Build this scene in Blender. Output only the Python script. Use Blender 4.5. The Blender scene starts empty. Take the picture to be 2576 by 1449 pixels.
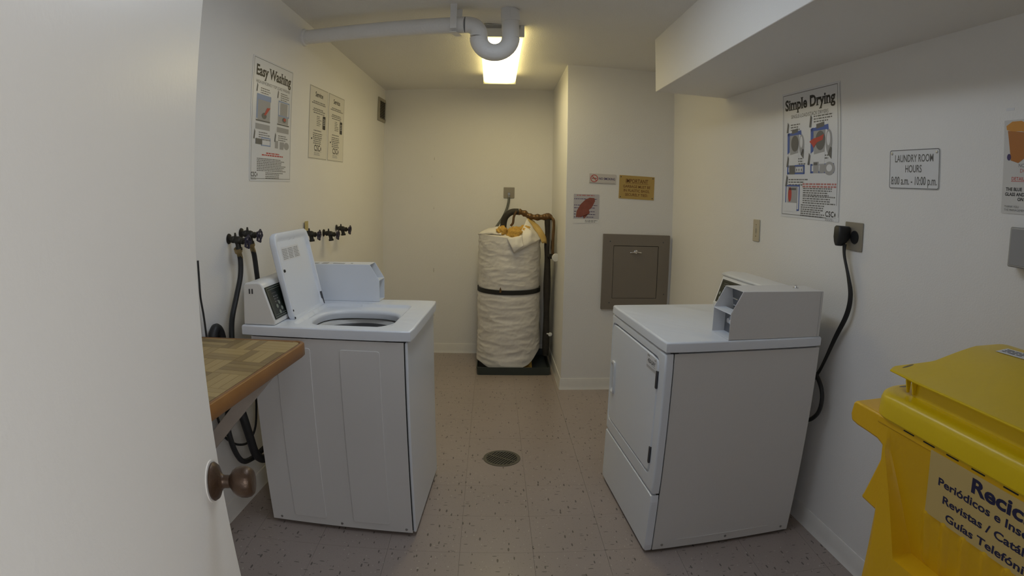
import bpy, bmesh, math, random
from mathutils import Vector, Matrix, Euler
R = math.radians
PI = math.pi
scene = bpy.context.scene
C = scene.collection
random.seed(7)

# ------------------------------------------------------------------ camera
# wide-angle action-camera lens: a real (fisheye polynomial) lens model
cd = bpy.data.cameras.new('camera')
cam = bpy.data.objects.new('camera', cd); C.objects.link(cam)
scene.camera = cam
M = ((0.999398517, 0.032843452, -0.011131529), (-0.030643452, 0.986654662, 0.159917342), (0.016235213, -0.159480046, 0.987067643))
rot = Matrix(((M[0][0], M[0][2], -M[0][1]), (M[1][0], M[1][2], -M[1][1]), (M[2][0], M[2][2], -M[2][1])))
cam.matrix_world = Matrix.Translation((0, 0, 1.45)) @ rot.to_4x4()
cd.type = 'PANO'
cd.sensor_fit = 'HORIZONTAL'
cd.sensor_width = 36.0
cd.clip_start = 0.01
K = (0.0, -0.0482822369, 0.000131394067, -2.55532969e-05, 1.07375758e-06)
try:
    t_ = cd; t_.panorama_type = 'FISHEYE_LENS_POLYNOMIAL'
except Exception:
    t_ = cd.cycles; t_.panorama_type = 'FISHEYE_LENS_POLYNOMIAL'
t_.fisheye_fov = R(180)
for i_, k_ in enumerate(K):
    setattr(t_, 'fisheye_polynomial_k%d' % i_, k_)

# ------------------------------------------------------------------ world, exposure
w = bpy.data.worlds.new('world'); scene.world = w
w.use_nodes = True
w.node_tree.nodes['Background'].inputs[0].default_value = (0.72, 0.82, 1.0, 1)
w.node_tree.nodes['Background'].inputs[1].default_value = 0.35
scene.view_settings.view_transform = 'Standard'
scene.view_settings.look = 'None'
scene.view_settings.gamma = 1.0
scene.view_settings.use_curve_mapping = False
scene.view_settings.exposure = 0.42
# cool light of the corridor outside the open doorway, behind the camera
ld = bpy.data.lights.new('corridor_light', 'AREA')
ld.shape = 'RECTANGLE'; ld.size = 0.8; ld.size_y = 1.2; ld.energy = 18.0; ld.color = (1.0, 0.965, 0.92)
lo = bpy.data.objects.new('corridor_light', ld); C.objects.link(lo)
lo.location = (1.0, -1.15, 1.75)
lo.rotation_euler = (Vector((-0.45, 0.5, 1.1)) - Vector((1.0, -1.15, 1.75))).to_track_quat('-Z', 'Y').to_euler()
LAMP_WARM, LAMP_COOL = 6.0, 6.0

# ------------------------------------------------------------------ materials
def nmat(name, color, rough=0.5, metal=0.0, bump=None, var=None, spec=0.5, coat=0.0, world=False):
    """bump=(scale,strength,detail); var=(scale,amount) gentle tone variation"""
    m = bpy.data.materials.new(name); m.use_nodes = True
    nt = m.node_tree; b = nt.nodes['Principled BSDF']
    b.inputs['Base Color'].default_value = (*color, 1)
    b.inputs['Roughness'].default_value = rough
    b.inputs['Metallic'].default_value = metal
    b.inputs['Specular IOR Level'].default_value = spec
    b.inputs['Coat Weight'].default_value = coat
    tc = nt.nodes.new('ShaderNodeNewGeometry' if world else 'ShaderNodeTexCoord'); co = tc.outputs['Position' if world else 'Object']
    if bump:
        n = nt.nodes.new('ShaderNodeTexNoise'); n.inputs['Scale'].default_value = bump[0]
        n.inputs['Detail'].default_value = bump[2] if len(bump) > 2 else 4
        bp = nt.nodes.new('ShaderNodeBump'); bp.inputs['Strength'].default_value = bump[1]; bp.inputs['Distance'].default_value = 0.01
        nt.links.new(co, n.inputs['Vector'])
        nt.links.new(n.outputs['Fac'], bp.inputs['Height'])
        nt.links.new(bp.outputs['Normal'], b.inputs['Normal'])
    if var:
        n = nt.nodes.new('ShaderNodeTexNoise'); n.inputs['Scale'].default_value = var[0]; n.inputs['Detail'].default_value = 5
        nt.links.new(co, n.inputs['Vector'])
        mx = nt.nodes.new('ShaderNodeMix'); mx.data_type = 'RGBA'
        d = var[1]
        mx.inputs['A'].default_value = (*[max(0, c * (1 - d)) for c in color], 1)
        mx.inputs['B'].default_value = (*[min(1, c * (1 + d)) for c in color], 1)
        nt.links.new(n.outputs['Fac'], mx.inputs['Factor'])
        nt.links.new(mx.outputs['Result'], b.inputs['Base Color'])
    return m

def links(m):
    nt = m.node_tree
    return nt, nt.nodes, nt.links, nt.nodes['Principled BSDF']

def speck(m, base, layers, world=False):
    """add small specks: layers = [(scale, stretch, threshold, colour, seed)]"""
    nt, N, L, b = links(m)
    tc = N.new('ShaderNodeNewGeometry' if world else 'ShaderNodeTexCoord'); co = tc.outputs['Position' if world else 'Object']; last = None
    for (sc, st, th, col, rz) in layers:
        mp = N.new('ShaderNodeMapping'); mp.inputs['Scale'].default_value = st; mp.inputs['Rotation'].default_value = (0, 0, rz); mp.inputs['Location'].default_value = (rz * 3, rz * 5, 0)
        v = N.new('ShaderNodeTexVoronoi'); v.inputs['Scale'].default_value = sc; v.voronoi_dimensions = '2D'
        n = N.new('ShaderNodeTexNoise'); n.inputs['Scale'].default_value = sc * 2.2
        ad = N.new('ShaderNodeMath'); ad.operation = 'MULTIPLY_ADD'; ad.inputs[1].default_value = 0.16
        L.new(co, mp.inputs['Vector']); L.new(mp.outputs['Vector'], v.inputs['Vector']); L.new(mp.outputs['Vector'], n.inputs['Vector'])
        L.new(n.outputs['Fac'], ad.inputs[0]); L.new(v.outputs['Distance'], ad.inputs[2])
        # only some cells carry a speck
        sp = N.new('ShaderNodeSeparateColor'); L.new(v.outputs['Color'], sp.inputs['Color'])
        th2 = N.new('ShaderNodeMath'); th2.operation = 'MULTIPLY'; th2.inputs[1].default_value = th
        L.new(sp.outputs['Red'], th2.inputs[0])
        lt = N.new('ShaderNodeMath'); lt.operation = 'LESS_THAN'
        L.new(ad.outputs[0], lt.inputs[0]); L.new(th2.outputs[0], lt.inputs[1])
        mx = N.new('ShaderNodeMix'); mx.data_type = 'RGBA'; mx.inputs['B'].default_value = (*col, 1)
        if last is None:
            src = b.inputs['Base Color'].links
            if src: L.new(src[0].from_socket, mx.inputs['A'])
            else: mx.inputs['A'].default_value = (*base, 1)
        else:
            L.new(last, mx.inputs['A'])
        L.new(lt.outputs[0], mx.inputs['Factor'])
        last = mx.outputs['Result']
    L.new(last, b.inputs['Base Color'])

WALLC = (0.80, 0.79, 0.78)
m_wall = nmat('wall_paint', WALLC, 0.55, bump=(160, 0.12, 3), var=(1.6, 0.03))
speck(m_wall, WALLC, [(9, (1, 1, 1), 0.10, (0.42, 0.40, 0.37), 0.3)])
m_ceil = nmat('ceiling_paint', (0.84, 0.83, 0.81), 0.75, bump=(230, 0.45, 2), var=(2, 0.03))
m_trim = nmat('trim_paint', (0.78, 0.765, 0.74), 0.32, bump=(30, 0.08), var=(9, 0.08))
m_door = nmat('door_paint', (0.86, 0.845, 0.815), 0.34, bump=(90, 0.05, 3), var=(2.5, 0.03))
FLOORC = (0.345, 0.290, 0.265)
m_floor = nmat('vinyl_tile', FLOORC, 0.30, bump=(14, 0.03), var=(2.2, 0.10), world=True)
speck(m_floor, FLOORC, [(34, (1, 0.30, 1), 0.215, (0.12, 0.10, 0.092), 0.5), (40, (0.28, 1, 1), 0.20, (0.14, 0.122, 0.11), 0.2), (90, (1, 0.8, 1), 0.20, (0.17, 0.15, 0.135), 0.9), (44, (1, 0.5, 1), 0.165, (0.52, 0.48, 0.44), 1.3)], world=True)
m_seam = nmat('floor_seam', (0.05, 0.045, 0.04), 0.8)
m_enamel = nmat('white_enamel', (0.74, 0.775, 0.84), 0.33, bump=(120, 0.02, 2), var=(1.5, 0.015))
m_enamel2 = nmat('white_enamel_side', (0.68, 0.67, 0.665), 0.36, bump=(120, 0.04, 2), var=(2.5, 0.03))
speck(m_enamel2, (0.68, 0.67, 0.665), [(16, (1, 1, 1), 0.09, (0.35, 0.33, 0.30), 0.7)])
m_plastic_w = nmat('white_plastic', (0.74, 0.74, 0.73), 0.35)
m_gap = nmat('dark_gap', (0.012, 0.012, 0.012), 0.8)  # near-black that stands in for shade inside seams and openings
m_black = nmat('black_plastic', (0.014, 0.014, 0.015), 0.45, var=(6, 0.3))
m_rubber = nmat('black_rubber', (0.018, 0.019, 0.021), 0.5, bump=(60, 0.1))
m_panel = nmat('dark_green_panel', (0.008, 0.013, 0.010), 0.25, var=(14, 0.4))
m_pline = nmat('panel_line', (0.20, 0.23, 0.20), 0.5)
m_slide = nmat('coin_plate_grey', (0.22, 0.23, 0.25), 0.4, 0.4)
m_chrome = nmat('chrome', (0.75, 0.75, 0.76), 0.18, 1.0)
m_steel = nmat('steel', (0.42, 0.42, 0.42), 0.35, 0.9, var=(20, 0.2))
m_darksteel = nmat('dark_steel', (0.10, 0.10, 0.11), 0.4, 0.7, var=(20, 0.3))
m_brass = nmat('aged_brass', (0.36, 0.27, 0.13), 0.45, 0.7, var=(40, 0.35))
m_bronze = nmat('dark_valve_bronze', (0.035, 0.032, 0.026), 0.5, 0.4, var=(50, 0.5))
m_purple = nmat('dark_valve_wheel', (0.022, 0.018, 0.040), 0.45)
m_knob = nmat('worn_bronze_knob', (0.075, 0.045, 0.028), 0.36, 0.45, bump=(70, 0.15), var=(45, 0.45))
m_putty = nmat('chute_grey_paint', (0.215, 0.185, 0.155), 0.42, bump=(120, 0.06), var=(3, 0.05))
m_ivory = nmat('ivory_plastic', (0.52, 0.46, 0.34), 0.4)
m_bplate = nmat('brown_plate', (0.30, 0.27, 0.22), 0.45, 0.2)
m_paper = nmat('white_paper', (0.71, 0.72, 0.75), 0.32, var=(3, 0.02))
m_paper_w = nmat('cream_paper', (0.70, 0.68, 0.63), 0.35, var=(3, 0.02))
m_ink = nmat('black_ink', (0.02, 0.02, 0.022), 0.5)
m_gink = nmat('grey_ink', (0.13, 0.13, 0.13), 0.5)
m_lgink = nmat('pale_grey_ink', (0.36, 0.36, 0.37), 0.5)
m_red = nmat('red_ink', (0.50, 0.06, 0.05), 0.5)
m_sprint = nmat('small_print_ink', (0.17, 0.17, 0.17), 0.5)
m_pink = nmat('faded_red_ink', (0.50, 0.20, 0.19), 0.5)
m_brick = nmat('brick_red_ink', (0.26, 0.075, 0.05), 0.5, var=(30, 0.35))
m_blue = nmat('blue_ink', (0.06, 0.12, 0.40), 0.5)
m_lblue = nmat('pale_blue_ink', (0.28, 0.36, 0.55), 0.5)
m_navy = nmat('navy_ink', (0.012, 0.014, 0.06), 0.5)
m_olive = nmat('olive_ink', (0.13, 0.12, 0.06), 0.5)
m_purp = nmat('purple_ink', (0.05, 0.03, 0.12), 0.5)
m_orange = nmat('orange_ink', (0.62, 0.27, 0.03), 0.5)
m_dorange = nmat('dark_orange_ink', (0.42, 0.15, 0.02), 0.5)
m_gold = nmat('gold_sign', (0.50, 0.34, 0.105), 0.38, 0.15, var=(6, 0.06))
m_brown = nmat('brown_lettering', (0.18, 0.075, 0.02), 0.5)
m_yel = nmat('yellow_lid_plastic', (0.74, 0.52, 0.005), 0.34, bump=(45, 0.05), var=(5, 0.06))
speck(m_yel, (0.74, 0.52, 0.005), [(11, (1, 0.25, 1), 0.17, (0.16, 0.11, 0.03), 0.6)])
m_yel2 = nmat('yellow_body_plastic', (0.74, 0.43, 0.005), 0.40, bump=(60, 0.07), var=(5, 0.06))
speck(m_yel2, (0.74, 0.43, 0.005), [(13, (1, 0.4, 1), 0.12, (0.20, 0.12, 0.03), 1.1)])
m_label = nmat('faded_yellow_label', (0.60, 0.45, 0.17), 0.45, var=(14, 0.06))
m_edge = nmat('varnished_oak_edge', (0.26, 0.118, 0.030), 0.35, var=(9, 0.25))
m_brace = nmat('painted_brace', (0.44, 0.385, 0.34), 0.5, var=(12, 0.2))
m_tan = nmat('laminate_ground', (0.30, 0.215, 0.085), 0.4)
m_jacket = nmat('jacket_vinyl', (0.76, 0.73, 0.70), 0.45, bump=(26, 0.30, 5), var=(6, 0.06))
m_glass = nmat('yellow_fibreglass', (0.60, 0.36, 0.08), 0.95, bump=(90, 0.9, 6), var=(40, 0.35))
m_fold = nmat('jacket_backing', (0.55, 0.38, 0.13), 0.7, bump=(40, 0.4), var=(20, 0.25))
m_pan = nmat('drain_pan_plastic', (0.040, 0.050, 0.047), 0.4, var=(8, 0.15))
m_pipe = nmat('painted_pipe', (0.82, 0.81, 0.80), 0.5, bump=(70, 0.2), var=(10, 0.05))
m_copper = nmat('tarnished_copper', (0.15, 0.085, 0.035), 0.42, 0.6, var=(18, 0.5))
m_foam = nmat('dark_pipe_wrap', (0.035, 0.030, 0.024), 0.8, bump=(60, 0.5), var=(12, 0.5))
m_conduit = nmat('grey_conduit', (0.10, 0.105, 0.10), 0.5)
m_vent = nmat('dusty_vent_metal', (0.33, 0.305, 0.25), 0.6, 0.2, var=(18, 0.15))
m_drain = nmat('drain_iron', (0.125, 0.118, 0.100), 0.5, 0.5, var=(40, 0.35))
m_patch = nmat('patch_plaster', (0.84, 0.83, 0.81), 0.8, bump=(60, 0.25))
m_grime = nmat('grime', (0.40, 0.37, 0.33), 0.7, var=(30, 0.2))
m_blanket_tape = nmat('strap_webbing', (0.012, 0.012, 0.012), 0.6)

# parquet laminate: finger strips whose tone varies strip by strip comes from the strips themselves
def strip_mat(name, a):
    m = nmat(name, a, 0.38)
    nt, N, L, b = links(m)
    tc = N.new('ShaderNodeTexCoord'); mp = N.new('ShaderNodeMapping'); mp.inputs['Scale'].default_value = (14, 160, 30)
    n = N.new('ShaderNodeTexNoise'); n.inputs['Scale'].default_value = 1; n.inputs['Detail'].default_value = 6
    oi = N.new('ShaderNodeObjectInfo'); ad = N.new('ShaderNodeMath'); ad.operation = 'MULTIPLY_ADD'; ad.inputs[1].default_value = 0.55
    L.new(tc.outputs['Object'], mp.inputs['Vector']); L.new(mp.outputs['Vector'], n.inputs['Vector'])
    L.new(n.outputs['Fac'], ad.inputs[0]); L.new(oi.outputs['Random'], ad.inputs[2])
    rp = N.new('ShaderNodeValToRGB')
    rp.color_ramp.elements[0].position = 0.25; rp.color_ramp.elements[0].color = (0.21, 0.135, 0.045, 1)
    rp.color_ramp.elements[1].position = 1.1; rp.color_ramp.elements[1].color = (0.44, 0.315, 0.125, 1)
    L.new(ad.outputs[0], rp.inputs['Fac']); L.new(rp.outputs['Color'], b.inputs['Base Color'])
    return m
m_strip = strip_mat('parquet_strip', (0.3, 0.22, 0.1))

def emat(name, col, edge, s, half):
    """diffuser lit by tubes: bright over the tubes, dimmer and yellower past their ends"""
    m = bpy.data.materials.new(name); m.use_nodes = True
    nt = m.node_tree; N, L = nt.nodes, nt.links; N.remove(N['Principled BSDF'])
    e = N.new('ShaderNodeEmission'); tc = N.new('ShaderNodeTexCoord'); sp = N.new('ShaderNodeSeparateXYZ')
    L.new(tc.outputs['Object'], sp.inputs[0])
    def fall(out, a, b):
        ab = N.new('ShaderNodeMath'); ab.operation = 'ABSOLUTE'; L.new(out, ab.inputs[0])
        mr = N.new('ShaderNodeMapRange'); mr.interpolation_type = 'SMOOTHSTEP'
        mr.inputs['From Min'].default_value = a; mr.inputs['From Max'].default_value = b
        mr.inputs['To Min'].default_value = 1.0; mr.inputs['To Max'].default_value = 0.0
        L.new(ab.outputs[0], mr.inputs['Value']); return mr.outputs['Result']
    fy = fall(sp.outputs['Y'], half*.76, half*1.02); fx = fall(sp.outputs['X'], .075, .150)
    mu = N.new('ShaderNodeMath'); mu.operation = 'MULTIPLY'; L.new(fy, mu.inputs[0]); L.new(fx, mu.inputs[1])
    mx = N.new('ShaderNodeMix'); mx.data_type = 'RGBA'; mx.inputs['A'].default_value = (*edge, 1); mx.inputs['B'].default_value = (*col, 1)
    L.new(mu.outputs[0], mx.inputs['Factor']); L.new(mx.outputs['Result'], e.inputs[0])
    ms = N.new('ShaderNodeMath'); ms.operation = 'MULTIPLY_ADD'; ms.inputs[1].default_value = s*.86; ms.inputs[2].default_value = s*.14
    L.new(mu.outputs[0], ms.inputs[0]); L.new(ms.outputs[0], e.inputs[1])
    L.new(e.outputs[0], N['Material Output'].inputs['Surface'])
    return m
m_lens_w = emat('warm_lens_glow', (1.0, 0.85, 0.47), (1.0, 0.78, 0.25), LAMP_WARM*1.25, .665)
m_lens_c = emat('cool_lens_glow', (0.80, 0.90, 1.0), (0.85, 0.92, 1.0), LAMP_COOL*1.25, .615)

# ------------------------------------------------------------------ mesh helpers
class MB:
    def __init__(s): s.v = []; s.f = []
    def add(s, vs, fs):
        o = len(s.v); s.v += [tuple(p) for p in vs]; s.f += [tuple(i + o for i in f) for f in fs]; return s
    def box(s, x0, x1, y0, y1, z0, z1):
        return s.add([(x0,y0,z0),(x1,y0,z0),(x1,y1,z0),(x0,y1,z0),(x0,y0,z1),(x1,y0,z1),(x1,y1,z1),(x0,y1,z1)],
                     [(0,3,2,1),(4,5,6,7),(0,1,5,4),(1,2,6,5),(2,3,7,6),(3,0,4,7)])
    def hexa(s, p):   # 8 points: bottom ring 0-3, top ring 4-7
        return s.add(p, [(0,3,2,1),(4,5,6,7),(0,1,5,4),(1,2,6,5),(2,3,7,6),(3,0,4,7)])
    def prism(s, poly, axis, a, b):
        """poly of 2D points extruded along axis; coordinates are the two other axes in order"""
        def P(u, t):
            return {'x': (t, u[0], u[1]), 'y': (u[0], t, u[1]), 'z': (u[0], u[1], t)}[axis]
        n = len(poly)
        vs = [P(u, a) for u in poly] + [P(u, b) for u in poly]
        fs = [tuple(range(n)), tuple(range(2*n-1, n-1, -1))]
        fs += [(i, i+n, (i+1) % n + n, (i+1) % n) for i in range(n)]
        return s.add(vs, fs)
    def rings(s, rings, cap=True, closed=False):
        n = len(rings[0]); o = len(s.v)
        for r in rings: s.v += [tuple(p) for p in r]
        m = len(rings)
        for j in range(m if closed else m-1):
            a = o + j*n; b = o + ((j+1) % m)*n
            for i in range(n): s.f.append((a+i, a+(i+1) % n, b+(i+1) % n, b+i))
        if cap and not closed:
            s.f.append(tuple(o+i for i in range(n-1, -1, -1))); s.f.append(tuple(o+(m-1)*n+i for i in range(n)))
        return s
    def tube(s, pts, r, n=10, cap=True):
        pts = [Vector(p) for p in pts]; m = len(pts)
        rs = r if isinstance(r, (list, tuple)) else [r]*m
        t0 = (pts[1]-pts[0]).normalized()
        up = Vector((0,0,1)) if abs(t0.z) < 0.9 else Vector((1,0,0))
        x = t0.cross(up).normalized(); rings = []
        for i, p in enumerate(pts):
            t = (pts[min(i+1, m-1)] - pts[max(i-1, 0)]).normalized()
            x = (x - t*x.dot(t)).normalized(); y = t.cross(x)
            rings.append([p + (x*math.cos(2*PI*k/n) + y*math.sin(2*PI*k/n))*rs[i] for k in range(n)])
        return s.rings(rings, cap)
    def cyl(s, a, b, r0, r1=None, n=16):
        return s.tube([a, b], [r0, r0 if r1 is None else r1], n)
    def lathe(s, prof, org, axis, n=24, cap=True):
        """prof = [(radius, distance along axis)]"""
        org = Vector(org); t = Vector(axis).normalized()
        up = Vector((0,0,1)) if abs(t.z) < 0.9 else Vector((1,0,0))
        x = t.cross(up).normalized(); y = t.cross(x)
        return s.rings([[org + t*d + (x*math.cos(2*PI*k/n) + y*math.sin(2*PI*k/n))*max(r, 1e-4) for k in range(n)] for r, d in prof], cap)
    def grid(s, fn, nu, nv):
        o = len(s.v)
        for j in range(nv+1):
            for i in range(nu+1): s.v.append(tuple(fn(i/nu, j/nv)))
        for j in range(nv):
            for i in range(nu):
                a = o + j*(nu+1) + i
                s.f.append((a, a+1, a+nu+2, a+nu+1))
        return s
    def torus(s, c, axis, Rr, r, n=24, k=8):
        c = Vector(c); t = Vector(axis).normalized()
        up = Vector((0,0,1)) if abs(t.z) < 0.9 else Vector((1,0,0))
        x = t.cross(up).normalized(); y = t.cross(x); rings = []
        for i in range(n):
            d = x*math.cos(2*PI*i/n) + y*math.sin(2*PI*i/n)
            rings.append([c + d*(Rr + r*math.cos(2*PI*j/k)) + t*r*math.sin(2*PI*j/k) for j in range(k)])
        return s.rings(rings, False, True)

def spline(pts, sub=6):
    P = [Vector(p) for p in pts]; out = []
    for i in range(len(P)-1):
        p0 = P[max(i-1, 0)]; p1 = P[i]; p2 = P[i+1]; p3 = P[min(i+2, len(P)-1)]
        for k in range(sub):
            t = k/sub
            out.append(0.5*((2*p1) + (p2-p0)*t + (2*p0-5*p1+4*p2-p3)*t*t + (3*p1-p0-3*p2+p3)*t**3))
    out.append(P[-1]); return out

def rrect(x0, x1, y0, y1, r, n=5):
    pts = []
    for cx, cy, a0 in ((x1-r, y1-r, 0), (x0+r, y1-r, 90), (x0+r, y0+r, 180), (x1-r, y0+r, 270)):
        for k in range(n+1):
            a = R(a0 + 90*k/n); pts.append((cx + r*math.cos(a), cy + r*math.sin(a)))
    return pts

def obj(name, mb, mat, parent=None, label=None, kind=None, bevel=0, seg=2, smooth=True, ang=40, wn=False):
    me = bpy.data.meshes.new(name)
    if isinstance(mb, MB):
        me.from_pydata(mb.v, [], mb.f)
        bm = bmesh.new(); bm.from_mesh(me)
        bmesh.ops.recalc_face_normals(bm, faces=bm.faces); bm.to_mesh(me); bm.free()
    else:
        me = mb; me.name = name
    me.materials.clear(); me.materials.append(mat)
    if smooth:
        for p in me.polygons: p.use_smooth = True
        me.set_sharp_from_angle(angle=R(ang))
    o = bpy.data.objects.new(name, me); C.objects.link(o)
    if parent: o.parent = parent
    if label: o['label'] = label
    if kind: o['kind'] = kind
    if bevel:
        b = o.modifiers.new('bevel', 'BEVEL'); b.width = bevel; b.segments = seg; b.limit_method = 'ANGLE'; b.angle_limit = R(35)
        b.use_clamp_overlap = True
    if wn:
        n_ = o.modifiers.new('normals', 'WEIGHTED_NORMAL'); n_.keep_sharp = True; n_.weight = 100
    if name in STUFF: o['kind'] = 'stuff'
    return o

STUFF = ('small_print', 'sticker_print', 'panel_print', 'warning_print', 'heading_print', 'footer_print', 'logo_print', 'picture_dark', 'picture_blue', 'picture_grey', 'picture_white', 'picture_red', 'phone_picture', 'phone_screen', 'sticker_residue')
def thing(name, label, cat, loc=(0,0,0), rot=(0,0,0), group=None):
    o = bpy.data.objects.new(name, None); C.objects.link(o)
    o.empty_display_size = 0.1
    o.location = loc; o.rotation_euler = rot; o['label'] = label; o['category'] = cat
    if group: o['group'] = group
    return o
def tag(o, label, cat, group=None):
    o['label'] = label; o['category'] = cat
    if group: o['group'] = group
    return o
def dup(root, loc, rot, label):
    r = root.copy(); C.objects.link(r); r.location = loc; r.rotation_euler = rot; r['label'] = label
    for ch in list(root.children):
        c = ch.copy(); C.objects.link(c); c.parent = r
        for g in ch.children:
            d = g.copy(); C.objects.link(d); d.parent = c
    return r

def text_mesh(body, x, z, depth, width=None, height=None, align='L', bold=0.0, serif=False, thick=0.0004, space=1.0):
    """flat lettering in the X-Z plane facing -Y, at y=depth; width/height fit the caps box; z is the baseline"""
    cu = bpy.data.curves.new('t', 'FONT'); cu.body = body; cu.size = 1.0; cu.offset = bold; cu.space_character = space
    cu.resolution_u = 3
    to = bpy.data.objects.new('t', cu); C.objects.link(to)
    dg = bpy.context.evaluated_depsgraph_get(); dg.update()
    me = bpy.data.meshes.new_from_object(to.evaluated_get(dg))
    bpy.data.objects.remove(to); bpy.data.curves.remove(cu)
    vs = [tuple(v.co) for v in me.vertices]; fs = [tuple(p.vertices) for p in me.polygons]
    bpy.data.meshes.remove(me)
    if serif:
        cnt = {}
        for f in fs:
            for i in range(len(f)):
                e = tuple(sorted((f[i], f[(i+1) % len(f)]))); cnt[e] = cnt.get(e, 0) + 1
        for (a, b), n in list(cnt.items()):
            if n != 1: continue
            xa, ya = vs[a][:2]; xb, yb = vs[b][:2]
            if abs(ya-yb) < 1e-4 and 0.07 < abs(xa-xb) < 0.2:
                lo_, hi_ = min(xa, xb)-0.06, max(xa, xb)+0.06
                foot = ya < 0.1
                y0, y1 = (ya, ya+0.055) if foot else (ya-0.055, ya)
                k = len(vs); vs += [(lo_, y0, 0), (hi_, y0, 0), (hi_, y1, 0), (lo_, y1, 0)]; fs.append((k, k+1, k+2, k+3))
    xs = [v[0] for v in vs]; ys = [v[1] for v in vs]
    x0, x1 = min(xs), max(xs); cap = 0.69
    sx = sz = 1.0
    if height: sz = height/cap; sx = sz
    if width:
        sx = width/(x1-x0)
        if not height: sz = sx
    W_ = (x1-x0)*sx
    ox = {'L': x, 'C': x - W_/2, 'R': x - W_}[align]
    mb = MB(); mb.add([(ox + (v[0]-x0)*sx, depth, z + v[1]*sz) for v in vs], fs)
    return mb
def lettering(parent, body, x, z, depth, mat, name='lettering', **k):
    mb = text_mesh(body, x, z, depth, **k)
    return obj(name, mb, mat, parent, smooth=False)
def merge(*mbs):
    r = MB()
    for m in mbs: r.add(m.v, m.f)
    return r
def flat(mb, x0, x1, z0, z1, d):
    return mb.add([(x0, d, z0), (x1, d, z0), (x1, d, z1), (x0, d, z1)], [(0, 1, 2, 3)])
def poly(mb, pts, d):
    return mb.add([(p[0], d, p[1]) for p in pts], [tuple(range(len(pts)))])
def ell(cx, cz, rx, rz, n=20, a0=0, a1=360):
    return [(cx + rx*math.cos(R(a0+(a1-a0)*k/n)), cz + rz*math.sin(R(a0+(a1-a0)*k/n))) for k in range(n)]
def frame_lines(mb, x0, x1, z0, z1, t, d):
    flat(mb, x0, x1, z0, z0+t, d); flat(mb, x0, x1, z1-t, z1, d); flat(mb, x0, x0+t, z0, z1, d); flat(mb, x1-t, x1, z0, z1, d); return mb
def print_lines(mb, x0, x1, ztop, n, pitch, h, d, rnd, ragged=0.35):
    """rows of tiny illegible print: word-long dashes"""
    for i in range(n):
        z = ztop - i*pitch; x = x0; end = x1 - rnd.random()*ragged*(x1-x0)
        while x < end:
            l = rnd.uniform(0.9, 3.0)*h*1.6
            flat(mb, x, min(x+l, end), z-h, z, d); x += l + h*0.75
    return mb

# ------------------------------------------------------------------ room geometry
TL, TR = 0.072, -0.068
def xl(y): return -1.196 + TL*(y - 2.32)
def xr(y): return 1.469 + TR*(y - 1.965)
YB, YC, XA = 5.227, 4.212, 0.515
RZL = math.atan2(1, TL); RZR = math.atan2(-1, -TR)
def LWP(y, z, out=0.0): return (xl(y) + out, y - out*TL, z)
def RWP(y, z, out=0.0): return (xr(y) - out, y + out*TR, z)
def ceil_z(x, y):
    rows = [(-2.4, 2.82, 2.43), (-0.3, 2.700, 2.415), (4.21, 2.437, 2.394), (5.40, 2.370, 2.378)]
    t = min(1, max(0, (x + 1.1)/2.03))
    for (y0, l0, r0), (y1, l1, r1) in zip(rows, rows[1:]):
        if y <= y1:
            k = (y-y0)/(y1-y0); return (l0+(l1-l0)*k)*(1-t) + (r0+(r1-r0)*k)*t
    return rows[-1][1]*(1-t) + rows[-1][2]*t

# floor: slab with loose-laid vinyl tiles (each a piece of its own)
fl = obj('floor', MB().box(-1.75, 1.8, -2.2, 5.5, -0.12, -0.003), m_seam, kind='structure')
def clip(poly_, a, b, c):     # keep a*x+b*y<=c
    out = []
    for i in range(len(poly_)):
        p, q = poly_[i], poly_[(i+1) % len(poly_)]
        dp = a*p[0]+b*p[1]-c; dq = a*q[0]+b*q[1]-c
        if dp <= 0: out.append(p)
        if dp*dq < 0:
            t = dp/(dp-dq); out.append((p[0]+(q[0]-p[0])*t, p[1]+(q[1]-p[1])*t))
    return out
TS, GAP = 0.305, 0.0009
full_tile = None
ang_t = 0.0
for i in range(-4, 10):
    for j in range(-3, 18):
        cx = -1.045 + (i+0.5)*TS; cy = 2.069 + (j-6+0.5)*TS
        h = TS/2 - GAP/2
        q = [(cx-h, cy-h), (cx+h, cy-h), (cx+h, cy+h), (cx-h, cy+h)]
        full = True
        for (a, b, c) in ((-1, TL, 1.196+TL*2.32), (1, -TR, 1.469-TR*1.965), (0, 1, YB)):
            q2 = clip(q, a, b, c)
            if len(q2) != len(q) or any((p[0]-r_[0])**2+(p[1]-r_[1])**2 > 1e-10 for p, r_ in zip(q2, q)): full = False
            q = q2
            if len(q) < 3: break
        if len(q) < 3 or cy < -0.35: continue
        if cx-h >= XA and cy-h >= YC: continue
        if full and cx+h < XA or full and cy+h < YC:
            if full_tile is None:
                o = obj('floor_tile', MB().box(-h, h, -h, h, -0.003, 0), m_floor, fl, smooth=False); full_tile = o.data
            else:
                o = bpy.data.objects.new('floor_tile', full_tile); C.objects.link(o); o.parent = fl
            o.location = (cx, cy, 0)
        else:
            if cy+h > YC and cx+h > XA:   # around the chute corner
                if cx-h < XA: q = clip(q, 1, 0, XA)
                else: q = clip(q, 0, 1, YC)
                if len(q) < 3: continue
            o = obj('floor_tile', MB().prism([(p[0]-cx, p[1]-cy) for p in q], 'z', -0.003, 0), m_floor, fl, smooth=False)
            o.location = (cx, cy, 0)

# ceiling (slightly falling towards the back)
cb = MB(); nx, ny = 8, 12
def cgrid(dz):
    return lambda u, v: (-1.75 + 3.55*u, -2.2 + 7.7*v, ceil_z(-1.75 + 3.55*u, -2.2 + 7.7*v) + dz)
cb.grid(cgrid(0), nx, ny)
cb.grid(cgrid(0.12), nx, ny)
obj('ceiling', cb, m_ceil, kind='structure')
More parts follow.
